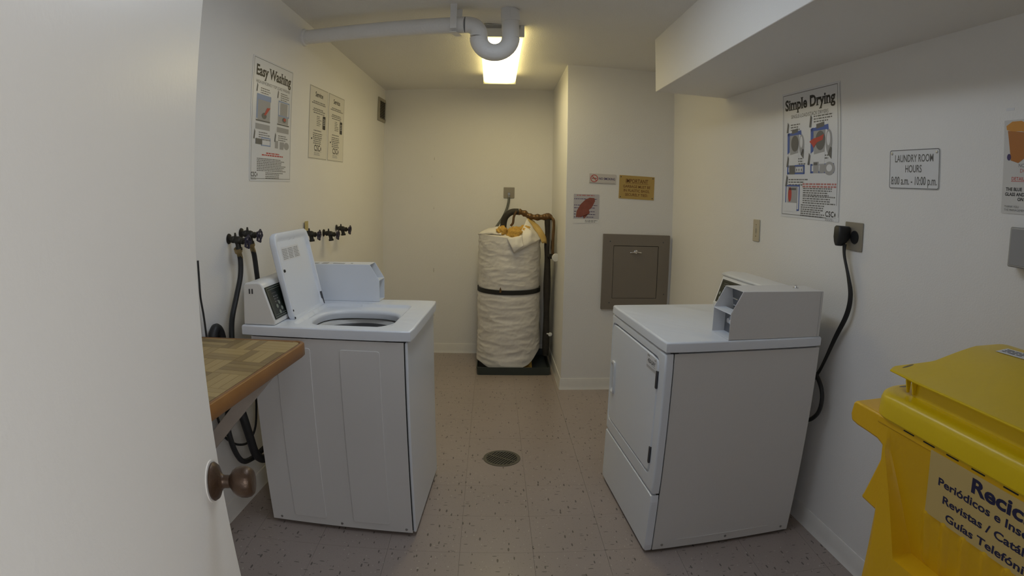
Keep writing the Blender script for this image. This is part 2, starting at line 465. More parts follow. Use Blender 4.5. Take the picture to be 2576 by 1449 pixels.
# walls
def slab(ya, yb, fx, th, z1=2.9):
    return [(fx(ya), ya, -0.1), (fx(yb), yb, -0.1), (fx(yb)+th, yb, -0.1), (fx(ya)+th, ya, -0.1),
            (fx(ya), ya, z1), (fx(yb), yb, z1), (fx(yb)+th, yb, z1), (fx(ya)+th, ya, z1)]
obj('wall_left', MB().hexa(slab(-0.17, 5.4, xl, -0.12)), m_wall, kind='structure')
obj('wall_right', MB().hexa(slab(-0.17, YC+0.02, xr, 0.12)), m_wall, kind='structure')
obj('wall_back', MB().box(-1.3, XA+0.02, YB, YB+0.12, -0.1, 2.9), m_wall, kind='structure')
obj('wall_chute', MB().box(XA, 1.6, YC, YB+0.12, -0.1, 2.9), m_wall, kind='structure', bevel=0.004)
obj('wall_front', MB().box(-1.6, -0.40, -0.17, -0.05, -0.1, 2.9).box(0.52, 1.8, -0.17, -0.05, -0.1, 2.9).box(-0.40, 0.52, -0.17, -0.05, 2.06, 2.9), m_wall, kind='structure')
# boxed beam along the right-hand wall
XS, ZS, YS = .930, 2.076, 3.345
so = MB().hexa([(XS, -.05, ZS), (xr(-.05)+.02, -.05, ZS), (xr(YS)+.02, YS, ZS), (XS, YS, ZS),
                (XS, -.05, 2.6), (xr(-.05)+.02, -.05, 2.6), (xr(YS)+.02, YS, 2.6), (XS, YS, 2.6)])
obj('trim_1', so, m_wall, kind='structure', label='boxed ceiling beam along the right wall', bevel=0.003)
# baseboards (vinyl cove)
def bprof(h=0.088): return [(0, 0), (0.013, 0.0), (0.009, 0.012), (0.0065, 0.03), (0.006, h-0.006), (0.004, h), (0, h)]
def baseboard(name, a, b, nrm):
    mb = MB(); rings = []
    for p in (a, b):
        rings.append([(p[0]+nrm[0]*d, p[1]+nrm[1]*d, z) for d, z in bprof()])
    mb.rings(rings)
    return obj(name, mb, m_trim, kind='structure', ang=30)
baseboard('baseboard_left', (xl(0), 0.0), (xl(YB), YB), (1, -TL))
baseboard('baseboard_right', (xr(0), 0.0), (xr(YC), YC), (-1, TR))
baseboard('baseboard_back', (xl(YB), YB), (XA, YB), (0, -1))
baseboard('baseboard_chute', (XA-0.006, YC), (xr(YC), YC), (0, -1))
baseboard('baseboard_alcove', (XA, YC-0.006), (XA, YB), (-1, 0))
# rough plaster patch round the drain pipe
def patch(u, v):
    a = 2*PI*u; r = v*(0.20 + 0.03*math.sin(3*a) + 0.02*math.sin(7*a+1)) * (1.0 if math.cos(a) < 0 else 1.25)
    x, y = 0.06 + r*math.cos(a), 3.03 + r*0.85*math.sin(a)
    return (x, y, ceil_z(x, y) - 0.003*(1 - v**2) - 0.0003)
obj('trim_2', MB().grid(patch, 40, 6), m_patch, kind='structure', label='rough plaster patch around the drain pipe')

# entry door, swung in beside the camera
HX, HY = -0.34, 0.06
dx_, dy_ = -0.19, 0.982
dr = obj('door_1', MB().box(0, 0.86, 0, 0.044, 0.012, 2.035), m_door, kind='structure', bevel=0.003, label='open cream painted entry door seen at an angle')
dr.location = (HX, HY, 0); dr.rotation_euler = (0, 0, math.atan2(dy_, dx_))
# local +x to free edge; visible face is local y=0 side (towards +x world)
kb = MB().lathe([(0.0, 0.006), (0.034, 0.004), (0.035, 0.007), (0.031, 0.013), (0.020, 0.018), (0.0135, 0.022), (0.012, 0.026), (0.012, 0.036), (0.015, 0.039),
                 (0.021, 0.043), (0.026, 0.050), (0.0285, 0.058), (0.0285, 0.067), (0.026, 0.075), (0.021, 0.080), (0.019, 0.0805), (0.0, 0.081)], (0, 0, 0), (0, -1, 0), 32)
k = obj('door_knob', kb, m_knob, dr, label='tarnished bronze round door knob'); k.location = (0.80, 0.001, 0.965)
obj('paint_ring', MB().lathe([(0.0, 0), (0.0385, 0.0), (0.037, 0.002), (0.0, 0.003)], (0, 0, 0), (0, -1, 0), 28), m_trim, dr).location = (0.7985, 0.0005, 0.966)
obj('latch_plate', MB().box(0.8601, 0.8612, 0.010, 0.034, 0.935, 0.995), m_brass, dr)

# ------------------------------------------------------------------ top-loading washer
wash = thing('washing_machine', 'white top-loading coin washer with its lid standing open', 'washing machine', (-0.324, 2.181, 0), (0, 0, R(-3.28)))
cabm = MB()
cabm.add([(-.672,0,.018),(-.0155,0,.018),(-.0155,.645,.018),(-.672,.645,.018),(-.672,0,.8795),(-.0155,0,.8795),(-.0155,.645,.8795),(-.672,.645,.8795)],
         [(0,3,2,1),(0,1,5,4),(1,2,6,5),(2,3,7,6),(3,0,4,7)])
obj('cabinet', cabm, m_enamel2, wash)
for u in (-.655, -.045):
    for v in (.045, .60):
        obj('foot', MB().cyl((u, v, 0), (u, v, .02), .02, .024, 12), m_rubber, wash)
for u0, u1 in ((-.560, -.405), (-.280, -.112)):
    f = rrect(u0, u1, .052, .842, .012)
    obj('embossed_panel', MB().prism([(p[0], p[1]) for p in f], 'y', -.0035, .001), m_enamel2, wash, bevel=.003)
for u in (-.628, -.335, -.042):
    obj('screw', MB().lathe([(0, 0), (.006, 0), (.0055, .002), (0, .003)], (u, 0, .034), (0, -1, 0), 12), m_steel, wash)
fp = rrect(.0, .645, .02, .881, .01)
obj('seam_shade_core', MB().box(-.030, -.008, .004, .641, .03, .884), m_gap, wash)  # added dark core, no machine part: stops light leaking, keeps the seam black
obj('front_panel', MB().prism(fp, 'x', -.0115, 0), m_enamel, wash, bevel=.004)
# top deck with a lid well and an oval tub opening
def sup(cx, cy, a, b, e, n=72):
    r = []
    for k in range(n):
        t = 2*PI*k/n; c_, s_ = math.cos(t), math.sin(t)
        r.append((cx + a*abs(c_)**(2/e)*(1 if c_ >= 0 else -1), cy + b*abs(s_)**(2/e)*(1 if s_ >= 0 else -1)))
    return r
def rrect_ring(x0, x1, y0, y1, r, n=72):
    """rounded rectangle sampled by direction from the centre, so rings bridge cleanly"""
    cx, cy = (x0+x1)/2, (y0+y1)/2; a, b = (x1-x0)/2, (y1-y0)/2; out = []
    dense = rrect(-a, a, -b, b, r, 12)
    full = []
    for i in range(len(dense)):
        p, q = dense[i], dense[(i+1) % len(dense)]
        for t in range(12): full.append((p[0]+(q[0]-p[0])*t/12, p[1]+(q[1]-p[1])*t/12))
    for k in range(n):
        t = 2*PI*k/n
        best = min(full, key=lambda p: -(p[0]/a*math.cos(t)+p[1]/b*math.sin(t))/math.hypot(p[0]/a, p[1]/b))
        out.append((cx+best[0], cy+best[1]))
    return out
Z = lambda ring, z: [(p[0], p[1], z) for p in ring]
O = lambda d: rrect_ring(-.718+d, .017-d, -.007+d, .655-d, .016+.0*d)
hole = lambda d: sup(-.288, .278, .186+d, .168+d, 2.7)
well = lambda d: rrect_ring(-.505-d, -.082+d, .062-d, .520+d, .03)
top = MB().rings([Z(O(.006), .883), Z(O(0), .886), Z(O(0), .919), Z(O(.0025), .924), Z(O(.008), .926),
                  Z(well(.006), .926), Z(well(.0), .923), Z(well(-.006), .914), Z(well(-.012), .912), Z(hole(.022), .911), Z(hole(.010), .909), Z(hole(.003), .903), Z(hole(0), .893), Z(hole(.004), .872)], cap=False)
obj('top_deck', top, m_enamel, wash, ang=60, wn=True)
cir = lambda r: [( -.288 + r*math.cos(2*PI*k/48), .285 + r*math.sin(2*PI*k/48)) for k in range(48)]
obj('tub_ring', MB().rings([Z(cir(.222), .845), Z(cir(.222), .862), Z(cir(.205), .868), Z(cir(.188), .862), Z(cir(.182), .845)], False, True), m_plastic_w, wash)
obj('basket', MB().rings([Z(cir(.200), .846), Z(cir(.200), .42), Z(cir(.07), .40), Z(cir(.06), .46)], True), m_darksteel, wash)
# lid: shallow pan seen from the inside, leaning on the console
lid = MB(); LW_, LH_ = .40, .385
pan_o = rrect_ring(0, LW_, 0, LH_, .035, 64); pan_i = rrect_ring(.016, LW_-.016, .016, LH_-.028, .028, 64); pan_b = rrect_ring(.022, LW_-.022, .02, LH_-.04, .026, 64)
Y_ = lambda ring, d: [(p[0], d, p[1]) for p in ring]
lid.rings([Y_(rrect_ring(.006, LW_-.006, .006, LH_-.006, .03, 64), .024), Y_(pan_o, .018), Y_(pan_o, -.002), Y_(rrect_ring(.006, LW_-.006, .005, LH_-.006, .032, 64), -.006), Y_(pan_i, -.004), Y_(pan_b, .009)], True)
lo_ = obj('lid', lid, m_enamel, wash, ang=60, wn=True)
# lid local: x along the hinge (far), z up the lid, -y = inner face (towards the front)
lo_.rotation_euler = Euler((R(-13.6), 0, R(90)), 'XYZ'); lo_.location = (-.520, .125, .914)
st = obj('caution_sticker', flat(MB(), .075, .275, LH_-.125, LH_-.065, .0085), m_paper, lo_, smooth=False)
rs = random.Random(3)
tl = MB()
for c0 in (.08, .145, .21): print_lines(tl, c0, c0+.058, LH_-.073, 7, .007, .0042, .0080, rs, .2)
obj('sticker_print', tl, m_lgink, lo_, smooth=False)
obj('bumper', MB().lathe([(0, 0), (.007, 0), (.006, .005), (0, .006)], (.026, -.004, LH_-.165), (0, -1, 0), 14), m_black, lo_)
obj('bumper', MB().lathe([(0, 0), (.007, 0), (.006, .007), (0, .008)], (LW_-.004, .004, LH_-.12), (1, -.3, 0), 14), m_black, lo_)
for zz in (.018, .050):
    obj('hinge_pin', MB().lathe([(0, 0), (.0045, 0), (.004, .003), (0, .0035)], (.010, -.005, zz), (0, -1, 0), 12), m_black, lo_)
obj('hinge_slot', MB().box(LW_-.020, LW_-.008, -.0062, .0, .006, .072), m_darksteel, lo_)
# console along the back
con = [(-.705, .927), (-.558, .927), (-.556, .945), (-.606, 1.086), (-.616, 1.098), (-.632, 1.102), (-.688, 1.098), (-.697, 1.088)]
cons = obj('console', MB().prism(con, 'y', .004, .565), m_plastic_w, wash, bevel=.006, seg=3)
# sloped panel plane: from (-.5575,.952) to (-.604,1.082)
pn = Vector((-.604+.5575, 0, 1.082-.952)); pl = pn.length; pang = math.atan2(pn.x, pn.z)
def console_panel(parent, u0, z0, ang_x, v0, v1, h, facing):
    """facing=+1: panel looks towards +X local; its local x runs along the console, z up the slope"""
    p = obj('control_panel', MB().box(0, v1-v0, -.0025, .001, 0, h), m_panel, parent, smooth=False)
    p.rotation_euler = Euler((ang_x, 0, R(90)*facing), 'XYZ')
    p.location = (u0, v0 if facing > 0 else v1, z0)
    L_ = v1-v0
    bl = MB(); frame_lines(bl, .006, L_-.006, .006, h-.006, .0016, -.0030); frame_lines(bl, .014, L_-.014, .016, h-.016, .0012, -.0030)
    obj('panel_border', bl, m_pline, p, smooth=False)
    return p
pp = console_panel(cons, -.5560, .950, -math.atan2(.0465, .130), .012, .36, .137, 1)
# (panel children sit on the panel; thing > console > panel is the third level, so the rest are console children)
for i, (a, b) in enumerate(((.052, .060), (.080, .072), (.062, .034), (.090, .046))):
    bo = obj('button', MB().lathe([(0, 0), (.0085, 0), (.0085, .002), (.006, .0032), (0, .0032)], (a, -.0025, b-.012), (0, -1, 0), 16), m_pline, cons)
    bo.rotation_euler = pp.rotation_euler; bo.location = pp.location
sm = MB(); rs = random.Random(5)
flat(sm, .040, .085, .104, .1055, -.0031)
print_lines(sm, .045, .10, .092, 3, .011, .004, -.0031, rs, .3)
so2 = obj('panel_print', sm, m_gink, cons, smooth=False); so2.rotation_euler = pp.rotation_euler; so2.location = pp.location
bpy.data.objects.remove(bpy.data.objects['panel_border'])
bl = MB(); frame_lines(bl, .006, .342, .006, .131, .0018, -.0031); frame_lines(bl, .014, .334, .015, .122, .0012, -.0031)
so3 = obj('panel_border', bl, m_pline, cons, smooth=False); so3.rotation_euler = pp.rotation_euler; so3.location = pp.location
vs_ = MB()
for u in (-.668, -.655): vs_.box(u-.003, u+.003, .002, .0045, 1.055, 1.075)
obj('vent_slot', vs_, m_darksteel, cons)

# coin box: a folded sheet-metal hood open at the front, with a shelf between slide and cash drawer
def coin_box(parent, uf, us, ub, zb, zm, zt, v0, v1, sgn, skin):
    """front edge at uf (bottom), us (top of the slanted part), back at ub; sgn=+1 front faces +u"""
    t = .0025
    side = [(ub, zb), (uf, zb), (uf, zm), (us, zt), (ub, zt)]
    mb = MB()
    mb.prism(side, 'y', v0, v0+t); mb.prism(side, 'y', v1-t, v1)
    ins = .055*sgn
    mb.box(min(us, ub), max(us, ub), v0+t, v1-t, zt-t, zt)
    b = obj('coin_box', mb, skin, parent, bevel=.0012, seg=1)
    inner = MB().add([(uf-ins, v0+t, zb), (uf-ins, v1-t, zb), (uf-ins, v1-t, zm), (uf-ins, v0+t, zm)], [(0,1,2,3)])
    inner.add([(us-ins*.75, v0+t, zm), (us-ins*.75, v1-t, zm), (us-ins*.55, v1-t, zt-t), (us-ins*.55, v0+t, zt-t)], [(0,1,2,3)])
    obj('recessed_face', inner, m_slide, b, smooth=False)
    obj('shelf', MB().box(min(uf, uf-ins), max(uf, uf-ins), v0+t, v1-t, zm-.0035, zm), m_enamel, b)
    obj('floor_plate', MB().box(min(uf, uf-ins), max(uf, uf-ins), v0+t, v1-t, zb+.0005, zb+.003), m_enamel, b)
    vc = v0 + (v1-v0)*.62
    uu = uf-ins
    lk = MB().lathe([(0, 0), (.019, 0), (.019, .004), (.012, .010), (.010, .016), (0, .016)], (uu, vc, (zb+zm)/2+.005), (sgn, 0, 0), 20)
    obj('drawer_lock', lk, m_chrome, b)
    obj('coin_slide', MB().box(min(us-ins*.70, us-ins*.3), max(us-ins*.70, us-ins*.3), vc-.010, vc+.010, zm+.012, zm+.018).cyl((us-ins*.35, vc-.022, zm+.04), (us-ins*.35, vc+.022, zm+.04), .003, n=8), m_chrome, b)
    return b
cbx = coin_box(wash, -.256, -.303, -.700, .9265, 1.031, 1.106, .585, .690, 1, m_enamel)
# flakes of old sticker on its top
fk = MB()
for (a, b, c_, d) in ((-.62, -.58, .60, .63), (-.56, -.53, .605, .64), (-.50, -.44, .61, .625), (-.41, -.40, .62, .63)): fk.box(a, b, c_, d, 1.1062, 1.1075)
obj('sticker_residue', fk, m_lgink, cbx)

# ------------------------------------------------------------------ dryer
dry = thing('clothes_dryer', 'white front-loading coin dryer with a sticker on its door', 'dryer', (.670, 2.022, 0), (0, 0, R(4.255)))
obj('cabinet', MB().box(.0035, .674, .004, .735, .014, .8815), m_enamel2, dry, bevel=.002)
obj('seam_shade_core', MB().box(-.010, .02, .010, .730, .03, .890), m_gap, dry)  # dark box added inside so the dryer's panel seams look shaded
for u in (.04, .63):
    for v in (.05, .69):
        obj('foot', MB().cyl((u, v, 0), (u, v, .016), .02, .024, 12), m_rubber, dry)
for u in (.045, .345, .635):
    obj('screw', MB().lathe([(0, 0), (.006, 0), (.0055, .002), (0, .003)], (u, .004, .036), (0, -1, 0), 12), m_steel, dry)
f = rrect(.105, .56, .052, .056, .002)
obj('embossed_line', MB().prism(f, 'y', .0020, .005), m_enamel2, dry)
# front panel with a door recess
fpo = [(v, z) for v, z in rrect(.001, .744, .294, .884, .012)]
dro = rrect_ring(.068, .722, .360, .846, .028, 72); fr = rrect_ring(.001, .744, .294, .884, .010, 72)
X_ = lambda ring, u: [(u, p[0], p[1]) for p in ring]
fpm = MB().rings([X_(fr, -.0015), X_(fr, -.026), X_(rrect_ring(.005, .740, .298, .880, .010, 72), -.032), X_(rrect_ring(.012, .733, .304, .874, .012, 72), -.033), X_(rrect_ring(.063, .727, .355, .851, .030, 72), -.033), X_(dro, -.020)], False)
obj('front_panel', fpm, m_enamel, dry, ang=50, wn=True)
dm = MB().rings([X_(rrect_ring(.0715, .7185, .3635, .8425, .026, 72), -.018), X_(rrect_ring(.0715, .7185, .3635, .8425, .026, 72), -.030), X_(rrect_ring(.076, .714, .368, .838, .026, 72), -.0345)], True)
ddoor = obj('door', dm, m_enamel, dry, ang=20)
# scooped finger pull
hm = MB().rings([X_(rrect_ring(.640, .688, .508, .668, .012, 48), -.0346), X_(rrect_ring(.640, .688, .508, .668, .012, 48), -.0435), X_(rrect_ring(.645, .683, .515, .661, .010, 48), -.0445), X_(rrect_ring(.652, .680, .528, .650, .008, 48), -.0355)], False)
hm.rings([X_(rrect_ring(.654, .681, .530, .648, .008, 48), -.0355), X_(rrect_ring(.66, .68, .54, .64, .004, 48), -.0352)], True)
obj('handle', hm, m_plastic_w, ddoor)
obj('handle_slot', MB().box(-.0362, -.0354, .655, .676, .532, .646), m_darksteel, ddoor)
for z0, z1 in ((.728, .796), (.410, .478)):
    obj('hinge', MB().box(-.0385, -.030, .069, .082, z0, z1).cyl((-.036, .0695, z0), (-.036, .0695, z1), .005, n=10), m_darksteel, dry)
lb = obj('price_sticker', MB().box(-.0352, -.0344, .088, .206, .776, .838), m_paper, ddoor, smooth=False)
def onfront(mb):    # X-Z lettering plane -> dryer front (reader's right is -v)
    return mb
def front_text(parent, body, vr, z, width, mat, u, bold=0.0, name='sticker_lettering'):
    mb = text_mesh(body, 0, 0, 0, width=width, bold=bold)
    m2 = MB(); m2.add([(u, vr - p[0], z + p[2]) for p in mb.v], mb.f)
    return obj(name, m2, mat, parent, smooth=False)
front_text(ddoor, '420-DRY', .190, .803, .088, m_ink, -.0356, .012)
q = MB()
for (a, b, c_, d) in ((.196, .170, .826, .834), (.112, .094, .826, .832)): q.add([(-.0356, a, c_), (-.0356, b, c_), (-.0356, b, d), (-.0356, a, d)], [(0,1,2,3)])
for (a, b, z) in ((.150, .10, .797), (.200, .094, .788), (.200, .094, .7845), (.200, .094, .781)): q.add([(-.0356, a, z), (-.0356, b, z), (-.0356, b, z+.002), (-.0356, a, z+.002)], [(0,1,2,3)])
obj('sticker_print', q, m_lgink, ddoor, smooth=False)
tp = MB().rings([X_(rrect_ring(.001, .744, .014, .289, .010, 72), -.0015), X_(rrect_ring(.001, .744, .014, .289, .010, 72), -.026), X_(rrect_ring(.006, .739, .018, .285, .012, 72), -.033)], True)
obj('toe_panel', tp, m_enamel, dry, ang=50, wn=True)
dto = lambda d: rrect_ring(-.037+d, .678-d, -.003+d, .742-d, .012, 72)
obj('top_deck', MB().rings([Z(dto(.004), .887), Z(dto(0), .890), Z(dto(0), .920), Z(dto(.003), .9255), Z(dto(.009), .928)], True), m_enamel, dry, ang=50, wn=True)
dcon = [(.478, .929), (.655, .929), (.655, 1.098), (.560, 1.103), (.519, 1.095), (.517, 1.086), (.527, 1.082), (.484, .957), (.477, .950)]
dc = obj('console', MB().prism(dcon, 'y', .165, .690), m_plastic_w, dry, bevel=.003)
h_ = math.hypot(.043, .125)
dp = console_panel(dc, .4845, .955, -math.atan2(.040, .115), .19, .676, .116, -1)
bpy.data.objects.remove(bpy.data.objects['panel_border.001'] if 'panel_border.001' in bpy.data.objects else bpy.data.objects['panel_border'])
for (a, b) in ((.022, .045), (.052, .056), (.034, .022), (.064, .032)):
    bo = obj('button', MB().lathe([(0, 0), (.0085, 0), (.0085, .002), (.006, .0032), (0, .0032)], (a, -.0025, b), (0, -1, 0), 16), m_pline, dc)
    bo.rotation_euler = dp.rotation_euler; bo.location = dp.location
sm = MB(); rs = random.Random(8); print_lines(sm, .03, .09, .10, 3, .010, .003, -.0031, rs, .3)
frame_lines(sm, .004, .482, .004, .112, .0012, -.0031)
so2 = obj('panel_print', sm, m_gink, dc, smooth=False); so2.rotation_euler = dp.rotation_euler; so2.location = dp.location
dcb = coin_box(dry, .224, .272, .662, .9285, 1.030, 1.115, .002, .158, -1, m_enamel2)
obj('top_lock', MB().lathe([(0, 0), (.012, 0), (.011, .004), (.006, .006), (.006, .012), (0, .013)], (.575, .09, 1.115), (0, 0, 1), 16), m_chrome, dcb)
obj('edge_seam', MB().box(.648, .6495, .0012, .0022, .93, 1.112), m_lgink, dcb)

# ------------------------------------------------------------------ folding shelf with parquet top
ta = math.atan2(1, .086)  # front edge direction
tbl = thing('folding_table', 'wall-mounted wooden folding table with parquet laminate top beside the washer', 'table', (-.719, 2.150, .885), (0, 0, 0))
FD = Vector((-.086, -1, 0)).normalized()      # front edge, towards the camera
TLN = 1.30
def T(s, d, z):   # s along front edge from the far corner, d back towards the wall
    return (FD.x*s - d, FD.y*s, z)
dw = .719 - .014
def wall_d(s):
    y = 2.150 + FD.y*s
    return (-.719 + FD.x*s) - (xl(y) + .004)
def tpoly(inset, s1=TLN):
    p = [T(s1, inset, 0), T(s1, wall_d(s1), 0), T(inset*.4, wall_d(0), 0)]
    c_ = [T(.05*math.sin(R(a))*0 + .03*(1-math.cos(R(90-a)))+inset, .03*(1-math.sin(R(90-a)))+inset, 0) for a in (90, 60, 30, 0)]
    return [(q[0], q[1]) for q in p + c_]
obj('core', MB().prism(tpoly(.018), 'z', -.048, -.003), m_tan, tbl, smooth=False)
# rounded oak nosing along the front and round the far corner
nose_path = [T(TLN, .009, 0)] + [T(s, .009, 0) for s in (.9, .5, .2, .06)] + [T(.028, .012, 0), T(.014, .022, 0), T(.008, .040, 0)] + [T(.008, d, 0) for d in (.12, .3)] + [T(.008, wall_d(0)-.002, 0)]
pr = [(-.009, -.002), (-.006, .001), (.006, .001), (.009, -.002), (.009, -.046), (.006, -.050), (-.006, -.050), (-.009, -.046)]
nm = MB(); rings = []
for i, p in enumerate(nose_path):
    a = Vector(nose_path[max(i-1, 0)]); b = Vector(nose_path[min(i+1, len(nose_path)-1)])
    t = (b-a).normalized(); nx_ = Vector((t.y, -t.x, 0))
    rings.append([(p[0]+nx_.x*q[0], p[1]+nx_.y*q[0], q[1]) for q in pr])
nm.rings(rings); obj('edge_nosing', nm, m_edge, tbl, ang=50)
# parquet: basket-weave fingers, four strips to a block, alternate blocks turned
SW = .036; BL = SW*4
ca, sa = math.cos(R(-5)), math.sin(R(-5))
outline = tpoly(.019)
def clip_to(poly_, ol):
    q = poly_
    n = len(ol)
    area = sum(ol[i][0]*ol[(i+1) % n][1]-ol[(i+1) % n][0]*ol[i][1] for i in range(n))
    for i in range(n):
        a, b = ol[i], ol[(i+1) % n]
        ex_, ey_ = b[0]-a[0], b[1]-a[1]
        nx2, ny2 = (ey_, -ex_) if area > 0 else (-ey_, ex_)
        q = clip(q, nx2, ny2, nx2*a[0]+ny2*a[1])
        if len(q) < 3: return []
    return q
ns = 0
for bi in range(-12, 12):
    for bj in range(-12, 12):
        for k_ in range(4):
            if (bi+bj) % 2 == 0: r_ = (bi*BL, bi*BL+BL, bj*BL+k_*SW, bj*BL+(k_+1)*SW)
            else: r_ = (bi*BL+k_*SW, bi*BL+(k_+1)*SW, bj*BL, bj*BL+BL)
            g = .0006
            q = [(r_[0]+g, r_[2]+g), (r_[1]-g, r_[2]+g), (r_[1]-g, r_[3]-g), (r_[0]+g, r_[3]-g)]
            q = [(a*ca-b*sa-.2, a*sa+b*ca-.45) for a, b in q]
            q = clip_to(q, outline)
            if len(q) < 3: continue
            ar = abs(sum(q[i][0]*q[(i+1) % len(q)][1]-q[(i+1) % len(q)][0]*q[i][1] for i in range(len(q))))/2
            if ar < 2e-5: continue
            cx = sum(p[0] for p in q)/len(q); cy = sum(p[1] for p in q)/len(q)
            # local x along the strip so the grain follows it
            th = R(-5) + (0 if (bi+bj) % 2 == 0 else R(90))
            c2, s2 = math.cos(-th), math.sin(-th)
            ql = [((p[0]-cx)*c2-(p[1]-cy)*s2, (p[0]-cx)*s2+(p[1]-cy)*c2) for p in q]
            o = obj('parquet_strip', MB().prism(ql, 'z', -.0028, 0), m_strip, tbl, smooth=False)
            o.location = (cx, cy, 0); o.rotation_euler = (0, 0, th); ns += 1
# diagonal braces under the table
def brace(y):
    a = Vector((xl(y)+.012 + .719, y-2.150, .385-.885)); b = Vector((-.795+.719 , y-2.150+.0, -.052))
    d = (b-a).normalized(); n = Vector((-d.z, 0, d.x)); hw = .025; t = .014
    p = []
    for e in (a, b):
        p.append([e + n*hw + Vector((0, -t, 0)), e + n*hw + Vector((0, t, 0)), e - n*hw + Vector((0, t, 0)), e - n*hw + Vector((0, -t, 0))])
    return MB().rings(p)
obj('brace', brace(1.93), m_brace, tbl, bevel=.002)
obj('brace', brace(1.15), m_brace, tbl, bevel=.002)
for y in (1.93, 1.15):
    obj('wall_cleat', MB().box(xl(y)+.001+.719, xl(y)+.014+.719, y-2.150-.02, y-2.150+.02, .34-.885, -.05), m_brace, tbl)

# ------------------------------------------------------------------ things on the left wall
# local frame of a wall thing: x to the reader's right, z up, -y out of the wall
def faucet(name, label, y, z, droop=8, flange=m_bronze, group=None):
    t = thing(name, label, 'faucet', LWP(y, z), (0, 0, RZL), group)
    dz = -math.tan(R(droop))
    def P(d, up=0.0): return (0, -d, d*dz + up)
    bd = MB().lathe([(0, 0), (.022, 0), (.022, .004), (.012, .007), (.012, .018), (.016, .020), (.016, .028), (.013, .032), (.017, .040), (.019, .050), (.017, .060), (.0125, .066), (.015, .070), (.015, .080), (.009, .083), (.007, .098), (0, .0985)], (0, 0, 0), (0, -1, dz), 16)
    bd.tube([P(.046, .0), P(.050, -.018), P(.054, -.040)], [.013, .0125, .0125], 12)
    bd.lathe([(0, 0), (.0165, 0), (.0165, .012), (0, .012)], P(.053, -.032), (0, -.1, -1), 12)
    bd.tube([P(.036, .014), P(.035, .032)], [.007, .004], 8)
    obj('body', bd, m_bronze, t, ang=35)
    wh = MB().torus(P(.101), (0, -1, dz), .0245, .0042, 24, 8)
    for k in range(5):
        a = 2*PI*k/5
        wh.tube([P(.101), (math.cos(a)*.0235, -.101, .101*dz + math.sin(a)*.0235)], .0034, 6)
        b = a + PI/5
        wh.lathe([(0, -.004), (.007, -.003), (.007, .003), (0, .004)], (math.cos(a)*.0262, -.101, .101*dz + math.sin(a)*.0262), (0, -1, dz), 10)
    wh.lathe([(0, -.006), (.008, -.006), (.008, .006), (0, .006)], P(.101), (0, -1, dz), 12)
    obj('hand_wheel', wh, m_purple, t)
    obj('wall_flange', MB().lathe([(0, 0), (.024, 0), (.023, .003), (.014, .006), (0, .006)], (0, -.0005, 0), (0, -1, 0), 20), flange, t)
    return t
faucet('wall_faucet', 'dark bronze wall faucet nearest the door, feeding the hose that bends lowest', 2.448, 1.262)
faucet('wall_faucet', 'dark bronze wall faucet feeding the hose that hangs behind the washer console', 2.569, 1.279)
fc = faucet('wall_faucet', 'dark wall faucet with a yellow tag, partly hidden behind the raised washer lid', 3.36, 1.222)
obj('tag', MB().box(-.006, .045, -.012, -.010, .012, .068), nmat('yellow_tag', (0.52, 0.43, 0.19), 0.6), fc, label='yellow paper tag')
faucet('wall_faucet', 'dark bare wall faucet between the yellow-tagged one and the last one', 3.70, 1.198)
faucet('wall_faucet', 'dark bare wall faucet on a pale round flange, nearest the alcove', 3.95, 1.214, 8, m_steel)
def L2(y, z, out): return LWP(y, z, out)
def hose(name, label, pts, r, mat=m_rubber, cat='hose', n=10, sub=8, ends=None, endmat=m_brass, group=None):
    p = spline(pts, sub); o0 = Vector(pts[0])
    t = None
    mb = MB().tube([Vector(q)-o0 for q in p], r, n)
    if ends is None:
        o = obj(name, mb, mat); o.location = o0; tag(o, label, cat, group); return o
    t = thing(name, label, cat, o0, (0, 0, 0), group)
    obj('tube', mb, mat, t)
    for e in ends:
        a, b = (Vector(p[0])-o0, Vector(p[4])-o0) if e == 0 else (Vector(p[-1])-o0, Vector(p[-5])-o0)
        d = (b-a).normalized()
        obj('coupling', MB().lathe([(0, -.010), (.0185, -.010), (.0195, .0), (.0185, .010), (.014, .014), (.0125, .020), (.0125, .046), (0, .046)], a, d, 14), endmat, t)
    return t
hose('fill_hose', 'black rubber fill hose bending down from the faucet nearest the door', [(-1.137, 2.443, 1.212), (-1.136, 2.462, 1.165), (-1.137, 2.455, 1.093), (-1.139, 2.405, 1.01), (-1.135, 2.335, .925), (-1.12, 2.285, .85), (-1.10, 2.24, .72), (-1.10, 2.12, .56), (-1.09, 2.10, .45), (-1.085, 2.16, .335), (-1.08, 2.27, .295), (-1.06, 2.40, .30), (-1.02, 2.52, .34)], .0125, ends=(0,))
hose('fill_hose', 'black rubber fill hose hanging straight down behind the washer console', [(-1.128, 2.572, 1.226), (-1.126, 2.602, 1.175), (-1.125, 2.620, 1.10), (-1.123, 2.627, 1.03), (-1.115, 2.60, .93), (-1.09, 2.52, .70), (-1.065, 2.45, .45), (-1.03, 2.42, .40)], .0125, ends=(0,))
hose('drain_hose', 'thick black drain hose arching up the wall just beyond the table', [(-1.165, 2.21, .62), (-1.170, 2.195, .80), (-1.170, 2.198, .87), (-1.169, 2.222, .902), (-1.166, 2.252, .893), (-1.160, 2.268, .84), (-1.13, 2.24, .68), (-1.07, 2.20, .55), (-1.055, 2.215, .44), (-1.050, 2.255, .32), (-1.035, 2.34, .270), (-1.01, 2.45, .30)], .0205)
hose('appliance_cord', 'thin black cord drooping in a shallow loop below the folding table', [(-1.13, 2.07, .60), (-1.12, 2.09, .49), (-1.111, 2.118, .445), (-1.105, 2.196, .392), (-1.099, 2.29, .365), (-1.092, 2.37, .40), (-1.100, 2.43, .47), (-1.115, 2.48, .54)], .0055, cat='cord')
